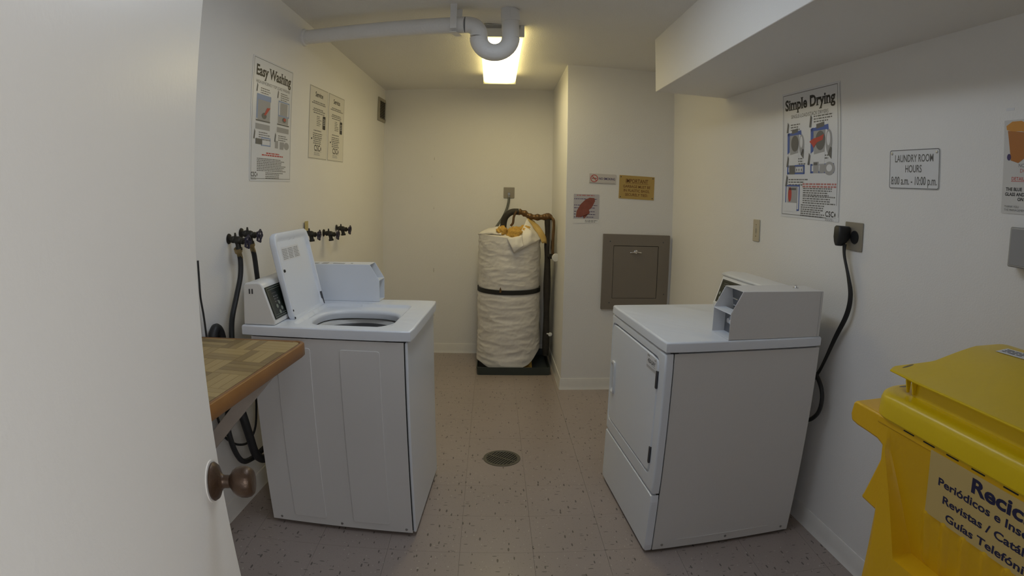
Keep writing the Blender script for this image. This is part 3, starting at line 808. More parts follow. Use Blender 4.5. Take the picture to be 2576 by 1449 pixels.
hose('appliance_cord', 'thin black cord running down the wall beside the open door', [(-1.190, 2.147, 1.20), (-1.189, 2.148, 1.12), (-1.189, 2.150, 1.05), (-1.188, 2.163, .978), (-1.187, 2.170, .90), (-1.185, 2.172, .80), (-1.17, 2.16, .62)], .0045, cat='cord')

def sheet(name, label, cat, loc, rz, wd, ht, mat, th=.0012, group=None, tilt=0.0, r=.003):
    t = thing(name, label, cat, loc, (0, R(tilt), rz), group)
    obj('sheet', MB().prism(rrect(0, wd, 0, ht, r, 3), 'y', -th-.0006, -.0006), mat, t, smooth=False)
    return t, -th - .0010
def csc(parent, x, z, wd, d):
    a = text_mesh('CSC', x, z, d, width=wd*.78, bold=.02, space=1.08)
    cx = x + wd*.90
    poly(a, [(cx, z+wd*.25), (cx+wd*.055, z+wd*.14), (cx+wd*.03, z+wd*.02), (cx-wd*.03, z+wd*.02), (cx-wd*.055, z+wd*.14)], d)
    obj('logo', a, m_ink, parent, smooth=False)
    b = MB(); flat(b, x, x+wd, z-wd*.045, z-wd*.03, d); print_lines(b, x, x+wd*.9, z-wd*.09, 2, wd*.08, wd*.045, d, random.Random(2), .2)
    obj('logo_print', b, m_lgink, parent, smooth=False)

# -- "Easy Washing" poster
W0, H0 = .500, .624
t, d = sheet('washing_poster', 'tall white poster titled Easy Washing, with washer pictures', 'poster', LWP(2.657, 1.522), RZL, W0, H0, m_paper, r=.012)
d2, d3, d4 = d-.0004, d-.0008, d-.0012
bd = MB(); frame_lines(bd, .014, W0-.006, .012, H0-.008, .0022, d); obj('border', bd, m_gink, t, smooth=False)
X = lambda u: u*W0
Zv = lambda v: H0*(1-v)
obj('title', text_mesh('Easy Washing', X(.085), Zv(.150), d, width=X(.86), height=.052, bold=.030, serif=True), m_ink, t, smooth=False)
obj('subtitle', text_mesh('HIGH-EFFICIENCY TOP LOAD WASHER', X(.09), Zv(.215), d, width=X(.84), height=.0155), m_gink, t, smooth=False)
def hand(mb, x, z, h, d):     # dark pointing remote-like strip
    poly(mb, [(x, z), (x+h*.28, z-h*.03), (x+h*.42, z+h*.75), (x+h*.22, z+h)], d); return mb
rs = random.Random(11)
pr = MB()
for (x0, x1, v, n) in ((.20, .44, .245, 4), (.69, .93, .235, 4), (.19, .48, .605, 4), (.66, .93, .605, 3)):
    print_lines(pr, X(x0), X(x1), Zv(v), n, .0115, .005, d, rs, .3)
for (x0, x1, v, n) in ((.16, .88, .815, 4), (.16, .88, .870, 4), (.36, .80, .928, 2), (.36, .80, .958, 2)):
    print_lines(pr, X(x0), X(x1), Zv(v), n, .0085, .0045, d, rs, .25)
obj('small_print', pr, m_sprint, t, smooth=False)
rp_ = MB(); print_lines(rp_, X(.37), X(.70), Zv(.765), 1, .01, .0065, d, rs, .05); print_lines(rp_, X(.27), X(.80), Zv(.782), 1, .01, .0065, d, rs, .05)
obj('warning_print', rp_, m_red, t, smooth=False)
a = MB()
for x in (.10, .60): hand(a, X(x), Zv(.285), .042, d3)
for x in (.07, .56): hand(a, X(x), Zv(.665), .048, d3)
flat(a, X(.12), X(.27), Zv(.705), Zv(.660), d3)
poly(a, ell(X(.30), Zv(.470), X(.055), .016), d3); poly(a, ell(X(.80), Zv(.465), X(.05), .014), d3)
flat(a, X(.11), X(.44), Zv(.520), Zv(.510), d4); flat(a, X(.62), X(.93), Zv(.515), Zv(.505), d4)
obj('picture_dark', a, m_gink, t, smooth=False)
b = MB()
poly(b, [(X(.12), Zv(.30)), (X(.45), Zv(.30)), (X(.45), Zv(.345)), (X(.15), Zv(.345)), (X(.15), Zv(.50)), (X(.12), Zv(.50))], d2)
frame_lines(b, X(.64), X(.93), Zv(.44), Zv(.305), .007, d2)
frame_lines(b, X(.25), X(.47), Zv(.715), Zv(.645), .006, d2)
obj('picture_blue', b, m_lblue, t, smooth=False)
g = MB(); flat(g, X(.15), X(.44), Zv(.52), Zv(.345), d); flat(g, X(.11), X(.44), Zv(.585), Zv(.54), d2)
flat(g, X(.69), X(.88), Zv(.43), Zv(.32), d2); flat(g, X(.62), X(.93), Zv(.58), Zv(.535), d2); flat(g, X(.64), X(.91), Zv(.50), Zv(.44), d)
poly(g, [(X(.58), Zv(.72)), (X(.66), Zv(.72)), (X(.66), Zv(.655)), (X(.58), Zv(.655))], d)
poly(g, [(X(.70), Zv(.725)), (X(.80), Zv(.725)), (X(.82), Zv(.66)), (X(.70), Zv(.66))], d); poly(g, ell(X(.88), Zv(.69), X(.07), .02), d)
obj('picture_grey', g, m_lgink, t, smooth=False)
r_ = MB(); poly(r_, [(X(.29), Zv(.465)), (X(.335), Zv(.462)), (X(.44), Zv(.395)), (X(.36), Zv(.40))], d4); poly(r_, ell(X(.81), Zv(.462), X(.03), .008), d4)
obj('picture_red', r_, m_red, t, smooth=False)
csc(t, X(.03), Zv(.962), .075, d)

# -- pair of Service sheets
def service(title, y0, lab):
    w_, h_ = .322, .455
    t, d = sheet('service_notice', lab, 'notice', LWP(y0, 1.667), RZL, w_, h_, m_paper_w)
    f = MB(); frame_lines(f, .004, w_-.004, .004, h_-.004, .0022, d); obj('border', f, m_gink, t, smooth=False)
    obj('title', text_mesh(title, w_/2, h_*.865, d, width=w_*.42, height=.030, bold=.02, align='C', serif=True), m_ink, t, smooth=False)
    rs = random.Random(len(title)*7); p = MB()
    for v, x0, x1, n in ((.80, .2, .85, 1), (.775, .12, .92, 1), (.70, .22, .78, 1), (.675, .18, .86, 1), (.645, .22, .84, 1), (.40, .25, .70, 1), (.36, .22, .74, 3), (.28, .25, .68, 2), (.225, .25, .70, 1)):
        print_lines(p, w_*x0, w_*x1, h_*v, n, .0125, .0065, d, rs, .1)
    for k in range(6): print_lines(p, w_*.40, w_*.66, h_*(.60-.025*k), 1, .01, .005, d, rs, .6)
    obj('small_print', p, m_sprint, t, smooth=False)
    q = MB(); poly(q, rrect(w_*.73, w_*.89, h_*.43, h_*.62, .006), d); poly(q, ell(w_*.16, h_*.275, .010, .006), d)
    obj('phone_picture', q, m_ink, t, smooth=False)
    s_ = MB()
    for k in range(4): flat(s_, w_*.755, w_*.865, h_*(.49+.025*k), h_*(.505+.025*k), d-.0004)
    obj('phone_screen', s_, m_lgink, t, smooth=False)
    csc(t, w_*.30, h_*.115, w_*.40, d)
service('Service', 3.424, 'narrow notice headed Service, beside the tall washing poster')
service('Servicio', 3.765, 'narrow notice headed Servicio, on the side nearer the air vent')
# -- air vent
t = thing('wall_vent', 'small dusty metal air vent high up near the back corner', 'vent', LWP(4.985, 2.078), (0, 0, RZL))
vm = MB(); vw, vh = .345, .208
fo, fi = rrect(0, vw, 0, vh, .006, 3), rrect(.045, vw-.045, .026, vh-.026, .003, 3)
vm.rings([[(p[0], -.001, p[1]) for p in fo], [(p[0], -.008, p[1]) for p in fo], [(p[0], -.011, p[1]) for p in fi], [(p[0], -.002, p[1]) for p in fi]], False)
obj('frame', vm, m_vent, t)
obj('backing', MB().box(.05, vw-.05, -.0025, -.0005, .028, vh-.028), m_gap, t)
sl = MB().hexa([(.045, -.004, .004), (vw-.045, -.004, .004), (vw-.045, -.003, .006), (.045, -.003, .006), (.045, -.0125, -.0035), (vw-.045, -.0125, -.0035), (vw-.045, -.0118, -.0015), (.045, -.0118, -.0015)])
sd = None
for k in range(11):
    if sd is None: o = obj('slat', sl, m_vent, t, smooth=False); sd = o.data
    else:
        o = bpy.data.objects.new('slat', sd); C.objects.link(o); o.parent = t
    o.location = (0, 0, .0345 + k*.0142)

# ------------------------------------------------------------------ things on the right wall
def wall_box_plate(name, label, cat, y, z, wd, ht, mat, rz=RZR, loc=None):
    t = thing(name, label, cat, loc or RWP(y, z), (0, 0, rz))
    obj('plate', MB().prism(rrect(-wd/2, wd/2, 0, ht, .004, 3), 'y', -.006, -.0005), mat, t, bevel=.002)
    return t
t = wall_box_plate('light_switch', 'ivory switch plate between the tall drying poster and the chute', 'switch', 2.923, 1.246, .072, .117, m_ivory)
obj('toggle', MB().box(-.005, .005, -.012, -.005, .046, .070), m_ivory, t, bevel=.001)
for z in (.028, .089): obj('screw', MB().lathe([(0, 0), (.0035, 0), (.003, .0015), (0, .002)], (0, -.006, z), (0, -1, 0), 10), m_brass, t)
for z in (.040, .078): obj('slot', MB().box(-.004, .004, -.0066, -.0058, z-.003, z+.003), m_grime, t)
t = wall_box_plate('power_outlet', 'brown outlet plate holding the big black dryer plug', 'outlet', 2.068, 1.286, .122, .116, m_bplate)
obj('socket', MB().lathe([(0, 0), (.027, 0), (.027, .003), (0, .003)], (.01, -.006, .055), (0, -1, 0), 24), m_black, t)
# plug + cord of the dryer
p0 = Vector(RWP(2.105, 1.347, .035))
pc = thing('dryer_cord', 'thick black cord with a big angled plug, hanging beside the dryer', 'cord', p0, (0, 0, RZR))
pl_ = MB().rings([[(p[0], p[1], z) for p in rrect(a, b, c_, d_, .012, 4)] for a, b, c_, d_, z in ((-.022, .020, -.030, .026, .036), (-.027, .025, -.034, .0275, .028), (-.027, .025, -.036, .0275, -.010), (-.022, .020, -.036, .016, -.030), (-.015, .013, -.034, -.004, -.046))])
obj('plug', pl_, m_black, pc, bevel=.003)
RM = Matrix.Rotation(-RZR, 4, 'Z')
def tol(p): return RM @ (Vector(p)-p0)
cpts = [tuple(tol(q)) for q in ((1.425, 2.085, 1.31), (1.427, 2.083, 1.262), (1.433, 2.046, 1.175), (1.435, 2.022, 1.105), (1.434, 2.035, 1.025), (1.430, 2.098, .910), (1.424, 2.17, .76), (1.415, 2.22, .68))]
sp = spline(cpts, 8)
def ribbon(pts, wdt, th):      # flat three-wire cable that twists a little
    mb = MB(); rings = []
    for i, p in enumerate(pts):
        t_ = (pts[min(i+1, len(pts)-1)] - pts[max(i-1, 0)]).normalized()
        a = Vector((1, 0, 0)) - t_*t_.x; a.normalize(); b = t_.cross(a)
        tw = .5*math.sin(i*.16); ca_, sa_ = math.cos(tw), math.sin(tw)
        a, b = a*ca_+b*sa_, b*ca_-a*sa_
        rings.append([p + a*x*wdt + b*y*th for x, y in ((-.5, 0), (-.40, .42), (-.25, .5), (-.12, .38), (0, .5), (.12, .38), (.25, .5), (.40, .42), (.5, 0), (.40, -.42), (.25, -.5), (0, -.5), (-.25, -.5), (-.40, -.42))])
    return mb.rings(rings)
obj('cable', ribbon(sp, .024, .011), m_black, pc)
obj('cable_loop', MB().tube([tol(q) for q in spline([(1.40, 2.22, .745), (1.40, 2.16, .730), (1.40, 2.105, .69), (1.40, 2.085, .64), (1.40, 2.10, .58), (1.395, 2.15, .53), (1.39, 2.21, .51)], 8)], .010, 10), m_black, pc)

# -- "Simple Drying" poster
t, d = sheet('drying_poster', 'tall white poster titled Simple Drying, with dryer pictures', 'poster', RWP(2.676, 1.394), RZR, .494, .612, m_paper, r=.004)
W0, H0 = .494, .612
d2, d3, d4 = d-.0004, d-.0008, d-.0012
bd = MB(); t_b = .0026
flat(bd, .010, W0-.020, H0-.010-t_b, H0-.010, d); flat(bd, .010, .010+t_b, .012, H0-.010, d); flat(bd, W0-.020-t_b, W0-.020, .07, H0-.010, d); flat(bd, .010, W0*.80, .012, .012+t_b, d)
flat(bd, W0-.006, W0-.004, .02, H0-.008, d)
obj('border', bd, m_gink, t, smooth=False)
obj('title', text_mesh('Simple Drying', X(.06), Zv(.143), d, width=X(.86), height=.050, bold=.032, serif=True), m_ink, t, smooth=False)
obj('subtitle', text_mesh('SINGLE-LOAD/STACK DRYERS', X(.17), Zv(.215), d, width=X(.64), height=.0175), m_gink, t, smooth=False)
pr = MB(); rs = random.Random(21)
for (x0, x1, v, n) in ((.16, .34, .262, 3), (.57, .90, .222, 3), (.14, .46, .535, 3), (.56, .86, .52, 2), (.13, .50, .697, 3)):
    print_lines(pr, X(x0), X(x1), Zv(v), n, .0125, .006, d, rs, .3)
for (x0, x1, v, n) in ((.40, .92, .765, 4), (.40, .95, .825, 4), (.37, .80, .892, 3), (.37, .80, .940, 3)):
    print_lines(pr, X(x0), X(x1), Zv(v), n, .0100, .0055, d, rs, .25)
obj('small_print', pr, m_sprint, t, smooth=False)
rp_ = MB(); print_lines(rp_, X(.39), X(.95), Zv(.730), 2, .0118, .0075, d, rs, .05); obj('warning_print', rp_, m_pink, t, smooth=False)
def dryer_icon(x, v, k):
    """front-loader with open round door: blue outline, grey body, dark drum, door to the right"""
    bl = MB(); gr = MB(); dk = MB(); wt = MB()
    zt = Zv(v)
    poly(bl, [(x, zt), (x+.022*k, zt+.005), (x+.022*k, zt-.10*k), (x, zt-.11*k)], d2); poly(bl, [(x, zt), (x+.135*k, zt+.012*k), (x+.14*k, zt-.02*k), (x+.125*k, zt-.01*k), (x, zt-.012*k)], d2)
    poly(gr, [(x+.02*k, zt-.012*k), (x+.115*k, zt-.006*k), (x+.105*k, zt-.150*k), (x+.03*k, zt-.160*k)], d)
    poly(gr, ell(x+.140*k, zt-.063*k, .024*k, .052*k, 24), d3)
    poly(dk, [(x+.045*k, zt+.018*k), (x+.105*k, zt+.024*k), (x+.105*k, zt+.004*k), (x+.045*k, zt-.003*k)], d3)
    poly(dk, ell(x+.075*k, zt-.055*k, .037*k, .042*k, 28), d3)
    poly(dk, [(x+.150*k, zt-.085*k), (x+.163*k, zt-.09*k), (x+.160*k, zt-.138*k), (x+.132*k, zt-.115*k)], d3)
    poly(wt, ell(x+.138*k, zt-.050*k, .013*k, .03*k, 20), d4); poly(wt, [(x+.02*k, zt-.115*k), (x+.112*k, zt-.105*k), (x+.108*k, zt-.165*k), (x+.012*k, zt-.178*k)], d2)
    return bl, gr, dk, wt
A = dryer_icon(X(.10), .335, .92); B = dryer_icon(X(.52), .318, 1.05)
BL2 = merge(A[0], B[0]); frame_lines(BL2, X(.10), X(.42), Zv(.660), Zv(.588), .010, d2); frame_lines(BL2, X(.52), X(.90), Zv(.655), Zv(.585), .009, d2); frame_lines(BL2, X(.08), X(.34), Zv(.945), Zv(.745), .007, d2)
obj('picture_blue', BL2, m_blue, t, smooth=False)
GR = merge(A[1], B[1]); flat(GR, X(.25), X(.40), Zv(.648), Zv(.600), d3); poly(GR, ell(X(.83), Zv(.622), X(.085), .030, 24), d3); flat(GR, X(.57), X(.66), Zv(.655), Zv(.570), d3); poly(GR, [(X(.67), Zv(.652)), (X(.75), Zv(.655)), (X(.76), Zv(.588)), (X(.68), Zv(.590))], d3)
flat(GR, X(.12), X(.30), Zv(.945), Zv(.755), d3)
obj('picture_grey', GR, m_lgink, t, smooth=False)
DK = merge(A[2], B[2])
for (x, v, h) in ((.085, .325, .052), (.495, .305, .058), (.085, .600, .054), (.47, .590, .056), (.07, .755, .056)): hand(DK, X(x), Zv(v), h, d4)
flat(DK, X(.14), X(.245), Zv(.660), Zv(.592), d3); flat(DK, X(.58), X(.64), Zv(.595), Zv(.575), d4); flat(DK, X(.145), X(.28), Zv(.785), Zv(.768), d4)
for k in range(3): flat(DK, X(.275+.042*k), X(.290+.042*k), Zv(.636), Zv(.616), d4-.0006)
obj('picture_dark', DK, m_gink, t, smooth=False)
WT = merge(A[3], B[3]); flat(WT, X(.265), X(.385), Zv(.641), Zv(.607), d4); poly(WT, ell(X(.83), Zv(.618), X(.045), .016, 20), d4); flat(WT, X(.07), X(.30), Zv(.955), Zv(.885), d4)
obj('picture_white', WT, m_paper, t, smooth=False)
RD = MB(); poly(RD, [(X(.50), Zv(.415)), (X(.56), Zv(.395)), (X(.66), Zv(.385)), (X(.74), Zv(.368)), (X(.72), Zv(.41)), (X(.63), Zv(.425)), (X(.57), Zv(.465)), (X(.545), Zv(.44))], d4)
poly(RD, ell(X(.165), Zv(.82), X(.032), .036, 20), d4)
obj('picture_red', RD, m_red, t, smooth=False)
csc(t, X(.79), Zv(.968), .082, d)

# -- laundry hours sign
t, d = sheet('hours_sign', 'white metal sign with laundry room hours and a dark border', 'sign', RWP(1.861, 1.544), RZR, .269, .145, m_paper, .0020, r=.010)
f = MB(); o_, i_ = rrect(.0015, .2675, .0015, .1435, .009), rrect(.0042, .2648, .0042, .1408, .007)
f.rings([[(p[0], d, p[1]) for p in o_], [(p[0], d, p[1]) for p in i_]], False)
obj('border', f, m_gink, t, smooth=False)
for body, z, wd, ht in (('LAUNDRY ROOM', .099, .205, .026), ('HOURS', .061, .088, .026), ('8:00 a.m. - 10:00 p.m.', .016, .245, .029)):
    obj('lettering', text_mesh(body, .1345, z, d, width=wd, height=ht, align='C', bold=.012), m_gink, t, smooth=False)
for x, z in ((.014, .131), (.254, .131)):
    obj('screw', MB().lathe([(0, 0), (.0055, 0), (.005, .002), (0, .003)], (x, d, z), (0, -1, 0), 14), m_steel, t)
# -- recycling notice cut by the right-hand edge of the photo
t, d = sheet('recycling_notice', 'laminated notice with a picture of an orange wheeled bin', 'notice', RWP(1.318, 1.482), RZR, .216, .279, nmat('laminated_paper', (0.64, 0.63, 0.62), 0.25))
bn = MB()
poly(bn, [(.008, .262), (.030, .274), (.064, .274), (.098, .258), (.098, .236), (.064, .243), (.030, .244), (.010, .250)], d)
obj('bin_lid_picture', bn, m_orange, t, smooth=False)
bn = MB(); poly(bn, [(.014, .247), (.090, .238), (.080, .165), (.056, .150), (.028, .158)], d-.0003); obj('bin_body_picture', bn, m_dorange, t, smooth=False)
bn = MB(); poly(bn, ell(.021, .168, .0075, .010, 18), d-.0006); obj('bin_wheel_picture', bn, m_purp, t, smooth=False)
obj('lettering', text_mesh('NO', .058, .138, d, height=.010), m_gink, t, smooth=False)
obj('lettering', text_mesh('DO', .064, .122, d, height=.011, bold=.01), m_pink, t, smooth=False)
rl = text_mesh('DETAILS', .034, .099, d, height=.010, bold=.01); flat(rl, .032, .120, .0955, .097, d); obj('lettering', rl, m_red, t, smooth=False)
for body, x, z in (('THE BLUE', .014, .068), ('GLASS AND', .012, .053), ('ON', .060, .039)):
    obj('lettering', text_mesh(body, x, z, d, height=.0095, bold=.03), m_ink, t, smooth=False)
for body, x, z in (('THANK YOU', .012, .018), ('THE MANAGEMENT', .012, .008)):
    obj('lettering', text_mesh(body, x, z, d, height=.0065), m_gink, t, smooth=False)
tp_ = obj('clear_tape', MB().box(0, .03, -.0012, -.0004, 0, .008), m_paper, smooth=False); tp_.location = RWP(1.312, 1.790); tp_.rotation_euler = (0, 0, RZR)
tag(tp_, 'scrap of clear tape above the notice with the orange bin', 'tape')

# -- grey metal wall box at the right edge
t = thing('metal_box', 'grey metal box below the notice with the orange bin picture', 'box', RWP(1.245, 1.329), (0, 0, RZR))
obj('body', MB().prism(rrect(0, .24, 0, .115, .005, 3), 'y', -.045, -.0005), m_steel, t, bevel=.003)
obj('face', MB().prism(rrect(.006, .234, .006, .109, .004, 3), 'y', -.047, -.044), nmat('grey_face', (0.30, 0.30, 0.31), 0.4), t, bevel=.001)
# ------------------------------------------------------------------ chute wall
t = thing('garbage_chute', 'taupe metal garbage chute door in a wide frame', 'chute', (.791, YC, .622), (0, 0, 0))
w_, h_ = .505, .552
fo, fi = rrect(0, w_, 0, h_, .004, 2), rrect(.078, w_-.086, .083, h_-.082, .003, 2)
cm = MB().rings([[(p[0], -.0005, p[1]) for p in fo], [(p[0], -.020, p[1]) for p in fo], [(p[0], -.022, p[1]) for p in fi], [(p[0], -.004, p[1]) for p in fi]], False)
obj('frame', cm, m_putty, t, bevel=.0015)
obj('backing', MB().box(.076, w_-.084, -.004, -.001, .08, h_-.08), m_gap, t)
dd = obj('door', MB().box(.0805, w_-.0900, -.0215, -.004, .0855, h_-.0855), m_putty, t, bevel=.0012)
hb = MB().lathe([(0, 0), (.014, 0), (.014, .004), (.007, .006), (.007, .016), (0, .018)], (.245, -.0215, h_-.125), (0, -1, 0), 16)
hb.tube([(.245, -.036, h_-.125), (.215, -.042, h_-.128), (.200, -.040, h_-.130)], [.006, .005, .003], 8); hb.tube([(.245, -.036, h_-.125), (.275, -.042, h_-.128), (.285, -.040, h_-.130)], [.006, .005, .003], 8)
obj('handle', hb, m_chrome, dd)
for x, z in ((.052, h_-.052), (w_-.052, h_-.052), (.06, .05), (w_-.03, .115)):
    obj('screw', MB().lathe([(0, 0), (.005, 0), (.0045, .002), (0, .0028)], (x, -.020, z), (0, -1, 0), 12), m_darksteel, t)
t, d = sheet('garbage_sign', 'gold garbage sign above the chute door, starting IMPORTANT', 'sign', (.899, YC, 1.434), 0, .265, .170, m_gold, .002, tilt=1.2, r=.003)
im = text_mesh('IMPORTANT', .1325, .118, d, width=.168, height=.028, align='C', bold=.015); flat(im, .048, .218, .1115, .1135, d)
obj('lettering', im, m_brown, t, smooth=False)
for body, z, wd in (('GARBAGE MUST BE', .082, .205), ('IN PLASTIC BAGS,', .052, .195), ('SECURELY TIED.', .022, .172)):
    obj('lettering', text_mesh(body, .1325, z, d, width=wd, height=.0185, align='C', bold=.012), m_brown, t, smooth=False)
for x in (.012, .253):
    for z in (.012, .158): obj('screw', MB().lathe([(0, 0), (.0045, 0), (.004, .0015), (0, .0022)], (x, d+.0006, z), (0, -1, 0), 12), m_darksteel, t)
t, d = sheet('smoking_sign', 'small white no smoking sign beside the gold garbage sign', 'sign', (.680, YC, 1.535), 0, .197, .072, nmat('sign_offwhite', (0.60, 0.565, 0.54), 0.4), .002, tilt=.8)
nm = MB(); o_, i_ = ell(.036, .037, .0275, .0275, 32), ell(.036, .037, .0225, .0225, 32)
nm.rings([[(p[0], d, p[1]) for p in o_], [(p[0], d, p[1]) for p in i_]], False)
poly(nm, [(.017, .055), (.021, .058), (.056, .020), (.052, .017)], d-.0004)
obj('prohibition_ring', nm, m_red, t, smooth=False)
cg = MB(); flat(cg, .018, .054, .035, .0405, d); obj('cigarette_picture', cg, m_brick, t, smooth=False)
obj('lettering', text_mesh('NO SMOKING', .071, .030, d, width=.118, height=.016, bold=.02), m_purp, t, smooth=False)
ul = MB(); flat(ul, .004, .19, .004, .006, d); obj('border', ul, m_gink, t, smooth=False)
t, d = sheet('paper_notice', 'pale lilac paper notice with a brick-red streak above the chute', 'notice', (.571, YC, 1.247), 0, .185, .209, nmat('lilac_paper', (0.52, 0.50, 0.53), 0.5))
pm = MB(); rs = random.Random(4)
for z in (.176, .131, .112, .086, .066, .046): print_lines(pm, .004, .176, z, 1, .01, .0045, d, rs, .15)
obj('small_print', pm, m_purp, t, smooth=False)
pm = MB(); print_lines(pm, .022, .150, .203, 1, .01, .007, d, rs, .05); obj('heading_print', pm, m_pink, t, smooth=False)
sk = MB(); poly(sk, [(.018, .045), (.022, .085), (.050, .135), (.085, .170), (.115, .184), (.150, .182), (.155, .160), (.138, .125), (.128, .108), (.112, .096), (.118, .072), (.100, .060), (.072, .050), (.040, .040)], d-.0004)
sk.add([(.070, d-.0004, .052), (.110, d-.0004, .068), (.085, d-.0004, .040), (.076, d-.0004, .032)], [(0, 3, 2, 1)])
obj('red_streak', sk, m_brick, t, smooth=False)
lo2 = MB(); flat(lo2, 0, .185, 0, .030, d); obj('lower_margin', lo2, m_wall, t, smooth=False)
pm = MB(); print_lines(pm, .085, .178, .022, 2, .010, .004, d-.0005, rs, .2); obj('footer_print', pm, m_gink, t, smooth=False)

# ------------------------------------------------------------------ back wall outlet, heater and its plumbing
t = wall_box_plate('power_outlet', 'brownish outlet box on the back wall above the wrapped heater', 'outlet', 0, 0, .096, .096, m_bplate, 0, (.134, YB, 1.406))
obj('clamp', MB().cyl((0, -.012, .004), (0, -.012, .05), .008, n=12).box(-.010, .010, -.020, -.005, .03, .046), m_steel, t)
hose('conduit', 'grey flexible conduit from the back outlet to the heater top', [(.134, YB-.016, 1.412), (.130, YB-.03, 1.37), (.112, YB-.06, 1.305), (.080, YB-.12, 1.24), (.045, YB-.19, 1.19), (.02, YB-.24, 1.155)], .011, m_conduit, 'cable')
# heater in its drain pan
HX0, HY0 = .137, 4.862
pm = MB(); q = lambda h, z: [(p[0], p[1], z) for p in rrect(-h, h, -h, h, .02, 4)]
pm.rings([q(.294, .001), q(.299, .062), q(.2995, .066), q(.293, .066), q(.288, .010)], True)
pan = obj('drain_pan', pm, m_pan); pan.location = (.175, 4.855, 0); tag(pan, 'square dark grey plastic drain pan under the heater', 'pan')
ht = thing('water_heater', 'water heater wrapped in a wrinkled off-white insulation jacket with a black strap', 'water heater', (HX0, HY0, .012))
rn = random.Random(12)
WR = [(rn.uniform(-1, 1)*2.2, rn.uniform(6, 26), rn.uniform(0, 6.3), rn.uniform(.3, 1)) for _ in range(16)]
from mathutils import noise as mnoise
def wrinkle(a, z, amp):
    s = 0
    p = Vector((math.cos(a)*1.3, math.sin(a)*1.3, z*5.5))
    s += (1-abs(mnoise.noise(p*1.1)))*.6
    p2 = Vector((math.cos(a)*1.5 + z*1.4, math.sin(a)*1.5, z*21))
    s += (1-abs(mnoise.noise(p2)))*.9
    p3 = Vector((math.cos(a)*5.0 + z*1.5, math.sin(a)*5.0, z*34))
    s += (1-abs(mnoise.noise(p3)))*.45
    s += (1-abs(mnoise.noise(Vector((math.cos(a)*1.2 + z*2.2, math.sin(a)*1.2, z*4 + 7)))))*.9 - .7
    return (s-1.3)*amp
def jacket(z0f, z1f, r0, nu=160, nv=90, pinch_lo=0, pinch_hi=0, fold=0.0):
    def fn(u, v):
        a = 2*PI*u
        z0, z1 = z0f(a), z1f(a); z = z0 + (z1-z0)*v
        r = r0 + wrinkle(a, z, .0105)*min(1, 6*v+.3)*min(1, 6*(1-v)+.3)
        r += .010*max(0, 1-v*5) if pinch_lo == 0 else 0
        r -= pinch_lo*math.exp(-((z-z0)/.03)**2) + pinch_hi*math.exp(-((z1-z)/.03)**2)
        return (r*math.cos(a), r*math.sin(a), z)
    return MB().grid(fn, nu, nv)
front = -PI/2
def hem(a):
    d_ = math.atan2(math.sin(a-front), math.cos(a-front))
    return .020 + .022*abs(d_) + (.13*max(0, d_-.40)**1.1 if d_ > 0 else .010*max(0, -d_-.7)) + .006*math.sin(9*a)
obj('lower_jacket', jacket(hem, lambda a: .655, .258, pinch_hi=.006), m_jacket, ht, ang=180)
obj('upper_jacket', jacket(lambda a: .652, lambda a: 1.098 + .010*math.sin(2*a+1), .254, pinch_lo=.006), m_jacket, ht, ang=180)
def topfn(u, v):
    a = 2*PI*u; r = .254*(1-v)
    return (r*math.cos(a), r*math.sin(a), 1.098 + .010*math.sin(2*a+1)*(1-v) + .022*math.sin(PI*min(1, v*1.2))*(.5+.5*math.sin(3*a)) + .012*v)
obj('jacket_top', MB().grid(topfn, 64, 10), m_jacket, ht, ang=180)
sm_ = MB(); sm_.rings([[((.262 + wrinkle(2*PI*k/96, .65, .004) + dr_)*math.cos(2*PI*k/96), (.262 + wrinkle(2*PI*k/96, .65, .004) + dr_)*math.sin(2*PI*k/96), z) for k in range(96)] for dr_, z in ((-.008, .635), (.0, .636), (.0, .671), (-.008, .672))], False)
obj('strap', sm_, m_blanket_tape, ht)
obj('tank_base', MB().cyl((0, 0, -.003), (0, 0, .10), .205, n=40), m_darksteel, ht)
obj('insulation_tail', MB().rings([[(x*s + ox, y*s - .17, z) for x, y in rrect(-.035, .035, -.016, .016, .01, 3)] for s, ox, z in ((.6, .14, .22), (1, .145, .14), (1, .155, .06), (.9, .165, .003))]), m_glass, ht)
def lump(cx, cy, cz, rx, ry, rz, seed, amp=.35):
    def fn(u, v):
        a, b = 2*PI*u, PI*v
        p = Vector((math.cos(a)*math.sin(b), math.sin(a)*math.sin(b), math.cos(b)))
        k_ = 1 + amp*mnoise.noise(p*2.2 + Vector((seed, 0, 0))) + amp*.6*mnoise.noise(p*5 + Vector((0, seed, 0)))
        return (cx + p.x*rx*k_, cy + p.y*ry*k_, cz + p.z*rz*k_)
    return MB().grid(fn, 28, 16)
obj('insulation_tuft', lump(-.065, -.16, 1.130, .045, .05, .045, 1), m_glass, ht, ang=180)
obj('insulation_tuft', lump(.035, -.20, 1.105, .065, .055, .062, 5), m_glass, ht, ang=180)
obj('insulation_tuft', lump(.115, -.13, 1.135, .06, .06, .045, 9), m_glass, ht, ang=180)
